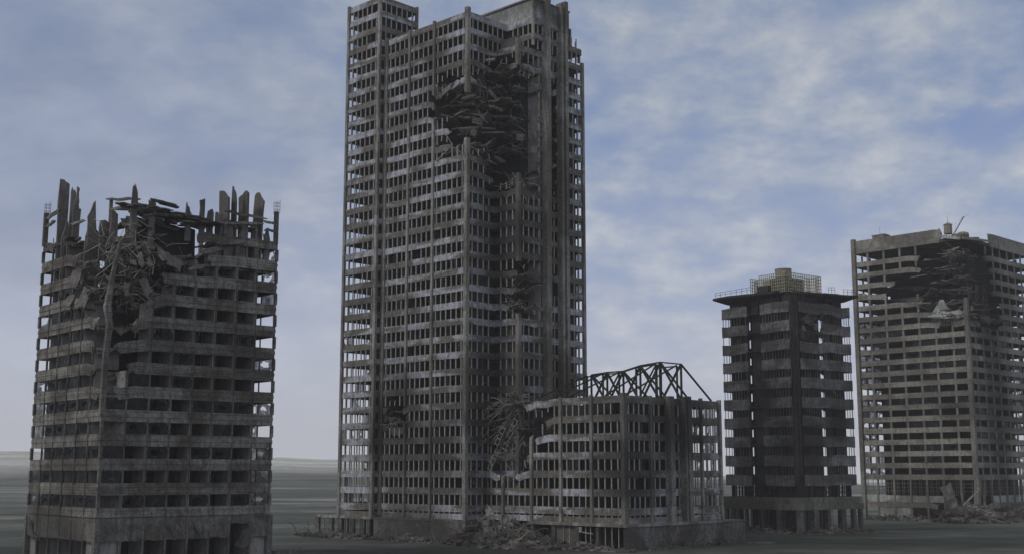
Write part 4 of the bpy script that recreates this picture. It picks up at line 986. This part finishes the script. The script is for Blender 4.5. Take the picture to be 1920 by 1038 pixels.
a = MB(); a.box(2.5, 5, -1, 13, S3 - 6, 5.3); a.box(.5, .8, -1, 10, 4.5, 5.3); split_obj(a, 'ground_floor_wall', 'core', b3)
for side in range(2):
    a = MB()
    for i in range(1, 22):
        if r.random() < .6: continue
        s_ = S3 * i / 22; x, y = ((-1.2, s_), (s_, -1.2))[side]; a.box(x - .05, y - .05, .2, x + .05, y + .05, 5.2)
    a.obj('shopfront_frame', 'b3_band', b3)
for i, (c, sx, sy, ro) in enumerate([((4.8, -.5, 51.0), 2.6, 2.0, euler(1.4, -.2, 0)), ((8.2, -.7, 49.3), 1.5, 2.0, euler(1.5, .4, .2)), ((3.8, -.3, 48.6), 1.4, 1.8, euler(1.4, .1, -.2)), ((14.6, -.4, 33.6), 2.2, .7, euler(1.2, .4, .1))]):
    torn(b3, c, sx, sy, .22, ro, 'b3_band', 120 + i)
wk = MB(); rods = MB(); wreckage(wk, rods, (7, .4, 51), (3.5, .7, 1.6), 24, r, 1.5, .5, 30, .05, 3); dangle(rods, [(x_, .1, f3(8) - 2.2) for x_ in range(2, 16)] + [(.1, y_, f3(6) - 2.2) for y_ in range(10, 15)], r, 40, (1, 2.2), .04)
wk.obj('wreckage', 'wreck', b3, stuff=True); rods.obj('torn_reinforcement', 'rod', b3, stuff=True)

# ================================================================== SLAB BLOCK (far right)
b4 = thing('slab_block', 'brown-grey slab block at the right edge with a charred cave-in under its tall parapet', 'building', (133.455, 360.0, 0), 44)
f4 = lambda k: 13.5 + 3.47 * k
E4 = 46.0; L4 = 36.3
P4 = [(0, L4), (0, 0), (E4, 0), (E4, L4)]
d4 = Dmg([(5, 6.2, 72.2, 10, 9.6, 10.2, 4), (8, 3, 71, 9.5, 9, 10.5, 4), (2.5, 14, 70.2, 3.6, 11, 4.4, 3), (2, 19, 69.4, 3.2, 10, 2.2, 3), (14, -1, 62.5, 9, 5, 5.0, 3), (3, 5, 61.5, 6, 7.4, 3.0, 3)], .18, .35, 15)
mm = []
pv = [4.6, 9.9, 15.2, 20.5, 25.9, 31.4]; pu = [4.9 * i for i in range(1, 9)] + [44.0]
for k in range(0, 20):
    z = f4(k); a = MB(); spandrel_ring(a, P4, z, 1.55, .35, .05, d4, mod=1.8, seed=800 + k, sag=.8); a.obj('spandrel', 'b4_band', b4)
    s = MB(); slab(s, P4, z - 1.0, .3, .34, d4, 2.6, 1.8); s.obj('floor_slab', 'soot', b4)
    for side, lst in ((0, pv), (1, pu), (2, pv), (3, pu)):
        for t_ in lst:
            x, y = ((.16, t_), (t_, .16), (E4 - .16, t_), (t_, L4 - .16))[side]; zt = f4(k + 1) - 1.55 if k < 19 else 82.0
            D = d4(x, y, (z + zt) / 2)
            if D > .02: continue
            a = MB(); h = .34; a.box(x - (.14 if side % 2 == 0 else h), y - (h if side % 2 == 0 else .14), z - .03, x + (.14 if side % 2 == 0 else h), y + (h if side % 2 == 0 else .14), zt + .03); mm.append((side > 1, -k if side == 0 else -k + 3, a))
mm.sort(key=lambda q: q[:2]); many('window_pier', [q[2] for q in mm], 'b4_pier', b4)
dp = Dmg([(7.5, 1.5, 84.5, 10.5, 6.2, 8, 6)], .06, .4, 2)
a = MB(); spandrel_ring(a, P4, 86.3, 4.1, .4, .08, dp, mod=1.5, seed=850, sag=.2); a.obj('parapet', 'b4_band', b4)
s = MB(); slab(s, P4, 83.2, .9, .02, nod0, 2.2, 1.2); s.obj('roof_slab', 'soot', b4)
pieces((-.08, L4 - .2, 1.1, 1.3, -1, 86.9), (E4, L4, 1, 1, -1, 86.8), (E4, 0, 1, 1, -1, 86.8), name='corner_pier', mat='b4_pier', parent=b4, dmg=None)
m = MB(); rings = []
for (x, y, z, s_) in ((-.05, -.05, -1, 1.5), (-.05, -.05, 7, 1.5), (.25, -.3, 11.5, 1.5), (-.05, -.05, 14, 1.25), (-.1, -.05, 57, 1.2), (-.25, .0, 60, 1.2), (-.05, -.05, 64.8, 1.1)):
    rings.append([(x - s_ / 2, y - s_ / 2, z), (x + s_ / 2, y - s_ / 2, z), (x + s_ / 2, y + s_ / 2, z), (x - s_ / 2, y + s_ / 2, z)])
m.loft(rings); m.obj('corner_pier', 'b4_pier', b4)
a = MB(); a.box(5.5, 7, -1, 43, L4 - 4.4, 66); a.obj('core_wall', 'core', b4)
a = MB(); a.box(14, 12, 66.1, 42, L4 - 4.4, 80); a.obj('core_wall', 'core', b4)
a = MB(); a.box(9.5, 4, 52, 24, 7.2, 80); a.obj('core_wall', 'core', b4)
panes(P4, [(f4(k), f4(k + 1)) for k in range(0, 14)], 5.2, 1.55, b4, random.Random(3), .5, d4, .6, limit=100)
# street-level bays
for t_, side in [(q, 0) for q in pv] + [(q, 1) for q in pu]:
    x, y = ((.2, t_), (t_, .2))[side]; a = MB(); a.box(x - .3, y - .3, -1, x + .3, y + .3, f4(0) - 1.5); a.obj('column', 'b4_pier', b4)
a = MB(); spandrel_ring(a, P4, 5.3, 1.5, .35, .05, Dmg([(0, 4, 5, 8, 9, 5)], .2, .3, 3), mod=1.8, seed=870); a.obj('spandrel', 'b4_band', b4)
a = MB(); s0 = [0] + pv + [L4]
for i in range(2, 7): a.box(.1, s0[i] + .35, 5.35, .3, s0[i + 1] - .35, 7.3)
for i in range(2, 10): a.box(pu[i - 1] + .35, .1, 5.35, pu[i - 1] + 4.5, .3, 7.4) if i < 9 else None
split_obj(a, 'sill_panel', 'pale', b4)
a = MB(); a.box(.12, 21, 0, .3, 31, 3.75); a.obj('pale_wall', 'pale', b4)
for side in range(4):
    a = MB(); nn = 60
    for i in range(nn):
        t_ = (L4 if side % 2 == 0 else E4) * (i + .5) / nn
        if r.random() < .25: continue
        x, y = ((.35, t_), (t_, .35), (E4 - .35, t_), (t_, L4 - .35))[side]; a.box(x - .05, y - .05, 7.4, x + .05, y + .05, 11.9)
    for zz in (8.6, 9.7, 10.8):
        if side % 2 == 0: a.box((.32 if side == 0 else E4 - .38), 1, zz, (.38 if side == 0 else E4 - .32), L4 - 1, zz + .1)
        else: a.box(1, (.32 if side == 1 else L4 - .38), zz, E4 - 1, (.38 if side == 1 else L4 - .32), zz + .1)
    a.obj('window_grid', 'b4_pier', b4)
# wreckage in the cave-in
r = random.Random(51); wk = MB(); rods = MB(); lr = MB()
for kz in (14, 15, 16, 17, 18, 19):
    layers(wk, f4(kz) - 1.3, 2, 14, 2, 14, 16, r, 4.2); wreckage(wk, rods, (4, 5, f4(kz) - 1.4), (4, 5, .5), 9, r, 2.0, .3, 8, .05, 3)
layers(wk, 61, 1, 6, 0, 9, 14, r, 3.0); wreckage(wk, rods, (1.6, 4.0, 59.8), (2.0, 4.4, .7), 22, r, 2.0, .4, 20, .05, 3)
layers(wk, 59.8, 6, 22, -.2, 3, 18, r, 3.4); wreckage(wk, rods, (14, .6, 59.3), (6.5, .9, 1.2), 18, r, 1.8, .35, 20, .05, 3)
wreckage(wk, lr, (2.0, 4, 79.3), (2.2, 3.4, .8), 8, r, 1.2, .5, 26, .07, 3)
dangle(rods, [(.4, y_, 60.2) for y_ in range(1, 11)], r, 60, (1.5, 4), .05); dangle(rods, [(6 + x_, 1.5, 70) for x_ in range(0, 12)], r, 30, (1.5, 6), .04)
wk.obj('wreckage', 'wreck', b4, stuff=True); rods.obj('torn_reinforcement', 'rod', b4, stuff=True); lr.obj('torn_reinforcement', 'lrod', b4, stuff=True)
# big pale tent of broken slabs on the ledge
m = MB(); r_ = random.Random(2); n = 12; ridge = []; base = []
for i in range(n + 1):
    t_ = i / n; y = 12.0 - 10.6 * t_; h = 61.0 + 4.3 * math.exp(-((t_ - .36) / .2) ** 2) + .8 * math.exp(-((t_ - .85) / .1) ** 2) + r_.uniform(-.2, .2)
    ridge.append((.9 + r_.uniform(-.3, .3), y, h)); base.append((-.4 + r_.uniform(-.2, .2), y + r_.uniform(-.2, .2), 60.0 - .3 * t_ + r_.uniform(-.2, .2)))
rings = [[base[i], ridge[i], (ridge[i][0] + .4, ridge[i][1], ridge[i][2] - .1), (1.4, ridge[i][1], base[i][2] - .3)] for i in range(n + 1)]
m.loft(rings); m.obj('torn_slab', 'pale', b4)
for i, (c, sx, sy, ro, mt_) in enumerate([((0, 6, 59.6), 10, 1.2, euler(1.35, .06, -1.57), 'lwreck'), ((-.1, 3.2, 60.6), 4, 1.4, euler(1.1, .2, -1.5), 'lwreck'), ((2.6, -.3, 62.0), 2.4, 1.6, euler(1.3, -.5, .1), 'lwreck'), ((-.4, 12.5, 64.4), 6, .35, euler(1.2, .03, -1.57), 'lwreck'), ((4.2, -.3, 59.5), 4.2, .5, euler(1.3, .15, .1), 'lwreck'), ((5, -.2, 57.8), 3.4, .7, euler(1.3, .1, .1), 'wreck'), ((1.0, 3.0, 79.8), 3.2, .5, euler(1.4, -.2, -1.57), 'lwreck'), ((-.2, 14.5, 72.8), 7, .3, euler(1.2, -.05, -1.57), 'lwreck'), ((0, 34.0, 69.2), 1.3, 4.4, euler(1.57, 1.57, -1.57), 'lwreck')]):
    torn(b4, c, sx, sy, .28, ro, mt_, 140 + i)
# sunken roof corner: tilted deck pieces
m = MB(); m.shard((4.2, 3.4, 83.9), 7.0, 7.5, .7, euler(.06, .05, .0), random.Random(5), 0, 10, .12); m.obj('sunken_roof_slab', 'b4_pier', b4)
m = MB(); m.shard((12.5, 3.6, 84.2), 9.0, 7.5, .6, euler(.05, -.05, .1), random.Random(8), 0, 10, .12); m.obj('sunken_roof_slab', 'b4_pier', b4)
for p_, q_, w_ in (((-.35, 6.6, 83.9), (-.3, .4, 82.5), .9), ((-.2, -.2, 82.6), (9.6, -.25, 83.3), .7), ((9.7, -.25, 83.3), (17.6, -.2, 83.8), .6)):
    m = MB(); m.beam(p_, q_, .5, w_); m.obj('sunken_roof_beam', 'pale' if w_ > .8 else 'tank', b4)
# roof furniture
def L4W(x, y): 
    a_ = R(44); return (133.455 + x * math.cos(a_) - y * math.sin(a_), 360 + x * math.sin(a_) + y * math.cos(a_))
wx, wy = L4W(2.6, 5.6)
wt = thing('water_tank', 'small pale rooftop water tank with a pointed cap on short legs', 'water tank', (wx, wy, 83.7), 44)
lathe([(.0, 1.2), (1.15, 1.2), (1.2, 1.3), (1.2, 3.9), (1.26, 3.95)], 0, 0, 20).obj('tank_shell', 'tank', wt)
lathe([(1.34, 3.96), (1.34, 4.05), (.12, 4.75), (.04, 4.9)], 0, 0, 20).obj('tank_cap', 'tank', wt)
for dx, dy in ((-.8, -.8), (.8, -.8), (.8, .8), (-.8, .8)):
    a = MB(); a.beam((dx * 1.3, dy * 1.3, -.4), (dx, dy, 1.25), .12, .12); a.obj('leg', 'truss', wt)
a = MB(); a.tube([(0, 0, 4.8), (0, 0, 6.6)], .04, 4); a.obj('aerial', 'truss', wt)
bx, by = L4W(2.2, 4.6)
bo = thing('leaning_mast', 'thin leaning lattice mast beside the pale rooftop water tank', 'mast', (bx, by, 83.5), 44)
a = MB(); top = Vector((2.3, -3.2, 6.4))
for dx, dy in ((-.2, -.2), (.2, -.2), (0, .25)): a.tube([(dx, dy, -.2), (top.x + dx * .6, top.y + dy * .6, top.z)], .07, 4)
for i in range(16):
    p = top * (i / 16); q = top * ((i + 1) / 16); a.tube([(p.x - .2, p.y - .2, p.z), (q.x + .2, q.y - .2, q.z)], .035, 3)
a.obj('lattice_frame', 'truss', bo)
a = MB(); a.tube([(1.0, -1.0, 2.8), (1.2, -1.2, 4.6), (2.1, -3.0, 6.3)], .03, 3); a.tube([(2.1, -3.0, 5.9), (2.9, -4.0, 6.6), (3.2, -4.4, 7.2)], .03, 3)
a.obj('torn_cable', 'rod', bo)
wx, wy = L4W(5.0, 2.2)
vt = thing('roof_vent_drum', 'fat squat grey drum lying half sunk in the broken roof of the right-hand block', 'tank', (wx, wy, 83.1), 44)
lathe([(1.7, -.2), (1.75, 0), (1.75, 1.5), (1.6, 1.9), (1.0, 2.2), (.2, 2.3)], 0, 0, 22).obj('drum_shell', 'tank', vt)
wx, wy = L4W(2.2, 28.6)
rb = thing('stair_head', 'small box-shaped roof hut at the left end of the right-hand block', 'roof hut', (wx, wy, 83.2), 44)
a = MB(); a.box(0, -2.1, 0, 3.4, 2.1, 4.4); a.obj('hut_wall', 'b4_pier', rb)
a = MB(); a.box(-.15, -2.25, 4.42, 3.55, 2.25, 4.65); a.obj('hut_roof', 'tank', rb)
a = MB(); a.tube([(1.2, 0, 4.6), (1.2, 0, 7.4)], .035, 4); a.obj('aerial', 'truss', rb)

# ================================================================== RUBBLE
def world(c, ang, x, y):
    a_ = R(ang); return (c[0] + x * math.cos(a_) - y * math.sin(a_), c[1] + x * math.sin(a_) + y * math.cos(a_))
def heap(label, c, rot, sx, sy, h, n, seed, size=1.6, rodn=60, mat='rub', tall=0):
    r_ = random.Random(seed); m = MB(); N_ = 26; vs = []; fs = []
    for i in range(N_ + 1):
        for j in range(N_ + 1):
            x = (i / N_ - .5) * 2; y = (j / N_ - .5) * 2; d = math.sqrt(x * x + y * y); k = max(0, 1 - d * d) ** 1.2
            z = h * k * (.7 + .7 * nz(x * 3, y * 3, seed, 1.0)) + .35 * nz(x * 12, y * 12, seed, 1.0) * (1 if k > 0 else 0) - (.4 if k <= 0 else .05)
            vs.append((x * sx, y * sy, z))
    for i in range(N_):
        for j in range(N_): a = i * (N_ + 1) + j; fs.append((a, a + N_ + 1, a + N_ + 2, a + 1))
    m.add(vs, fs)
    for _ in range(n):
        a = r_.uniform(0, 6.28); q = math.sqrt(r_.random()) * 1.08; x = math.cos(a) * q; y = math.sin(a) * q; k = max(0, 1 - q * q) ** 1.2; s_ = size * r_.uniform(.25, 1.45) * (.5 + .8 * k)
        p = (x * sx, y * sy, h * k * .85 + r_.uniform(-.1, .4))
        if r_.random() < .8: m.shard(p, s_ * 1.4, s_, s_ * r_.uniform(.12, .5), rrot(r_, .5), r_, 0, r_.randint(5, 7))
        else:
            d = rrot(r_, .45) @ Vector((s_ * 1.1, 0, 0)); m.beam(Vector(p) - d, Vector(p) + d, r_.uniform(.12, .35), r_.uniform(.12, .4))
    for _ in range(rodn):
        a = r_.uniform(0, 6.28); q = math.sqrt(r_.random()); p = Vector((math.cos(a) * q * sx, math.sin(a) * q * sy, h * (1 - q * q) * .8 + .2)); d = Vector((r_.gauss(0, 1), r_.gauss(0, 1), abs(r_.gauss(0, .6)))).normalized(); pts = [p]
        for k in range(4): d = (d + Vector((r_.gauss(0, .25), r_.gauss(0, .25), r_.gauss(0, .25) - .15))).normalized(); p = p + d * r_.uniform(.4, 1.3); pts.append(p)
        m.tube(pts, r_.uniform(.03, .08), 3)
    o = m.obj('rubble_heap', mat); o.location = (*c, 0); o.rotation_euler = (0, 0, R(rot)); o['label'] = label; o['category'] = 'rubble'; o['kind'] = 'stuff'
    return o
heap('tall heap of slabs, beams and bent rods spilled out below the notch between tower and wing', world(TC, 46, -1.2, -11.5), 46, 6.5, 14.5, 4.6, 330, 1, 1.9, 190)
heap('low strip of scattered debris along the open colonnade at the left end of the podium', world(TC, 46, -4.6, 36), 46, 2.6, 14, .55, 230, 2, 1.0, 50)
heap('thin scatter of planks and rods in front of the solid podium wall', world(TC, 46, -4.4, 14), 46, 2.4, 12, .5, 150, 3, 1.1, 50)
heap('thin litter of fragments in front of the glazed bays near the podium corner', world(TC, 46, 1.2, -30), 46, 2.2, 12, .5, 170, 4, 1.0, 40)
heap('thin line of litter along the dark right side of the podium', world(TC, 46, 25, -41), 46, 17, 1.8, .45, 160, 5, 1.0, 50)
heap('low kerb of debris around the street level of the balcony tower', world((67.72, 297), 38, 8, -4.2), 38, 14, 1.6, .6, 130, 6, 1.0, 20)
heap('low debris along the left side of the street level of the balcony tower', world((67.72, 297), 38, -4.2, 9), 38, 1.6, 13, .6, 110, 7, 1.0, 20)
B4C = (133.455, 360)
heap('large heap of broken slabs burying the corner of the right-hand block', world(B4C, 44, -2.5, 1.0), 44, 8, 10, 4.6, 300, 8, 2.4, 110)
heap('long bank of dark rubble under the right side of the right-hand block', world(B4C, 44, 20, -4.5), 44, 20, 6, 4.4, 340, 9, 2.3, 120)
heap('low bank of pale debris along the left front of the right-hand block', world(B4C, 44, -3, 22), 44, 2.6, 14, .9, 200, 10, 1.1, 60)
heap('dark debris at the right foot of the nearest block', world((-59.67, 181), 41, 30.5, -1), 41, 3, 4, .9, 90, 11, 1.2, 20)
def single(name, label, cat, c, z, fn, mat='rub', group=None):
    m = MB(); fn(m); o = m.obj(name, mat); o.location = (*c, z); o['label'] = label; o['category'] = cat
    if group: o['group'] = group
single('fallen_slab', 'upright jagged slab sticking out of the heap at the corner of the right-hand block', 'slab', world(B4C, 44, -4, 6.2), 6.6, lambda m: m.shard((0, 0, 0), 8.8, 4.2, .5, euler(1.45, 1.15, -.7), random.Random(3), .02, 12, .3))
single('fallen_slab', 'ragged pale slab standing on the heap between tower and wing', 'slab', world(TC, 46, -2.5, -9.5), 6.0, lambda m: m.shard((0, 0, 0), 4.4, 1.9, .3, euler(1.3, .9, -.6), random.Random(4), .05, 12, .35), 'lwreck')
single('fallen_slab', 'flat broken slab lying on the ground in front of the heap by the right-hand block', 'slab', world(B4C, 44, -9.5, .5), 1.0, lambda m: m.shard((0, 0, 0), 6.5, 4, .7, euler(.25, -.1, .6), random.Random(6), .02, 12, .25))
single('fallen_beam', 'long straight beam leaning up out of the heap between tower and wing', 'beam', world(TC, 46, -4, -3.5), 0, lambda m: m.beam((0, 0, 1.2), (5.5, -2.2, 6.6), .3, .38))
single('fallen_beam', 'pale beam leaning against the broken corner pier of the right-hand block', 'beam', world(B4C, 44, -2, 1), 0, lambda m: m.beam((-3, -2, 5.0), (2.0, -2.6, 9.6), .3, .4), 'lwreck')
single('fallen_beam', 'pale kerb-like beam lying flat on the ground past the right end of the podium', 'beam', world(TC, 46, 38, -44), 0, lambda m: m.beam((-4, 0, .2), (4, .6, .2), .5, .4), 'b1_pan')

# ------------------------------------------------------------------ haze: even pale air over the whole plain
hm = bpy.data.materials.new('pale_air'); hm.use_nodes = True; t = hm.node_tree; t.nodes.clear()
pv_ = N(t, 'ShaderNodeVolumePrincipled'); pv_.inputs['Color'].default_value = (.98, .98, .99, 1); pv_.inputs['Density'].default_value = HAZE = 0.0002; pv_.inputs['Anisotropy'].default_value = 0.0
om = N(t, 'ShaderNodeOutputMaterial'); t.links.new(pv_.outputs[0], om.inputs['Volume'])
hb = MB(); hb.box(-3600, -3600, -75, 3600, 3600, 131); ho = hb.obj('haze', hm); ho['kind'] = 'stuff'
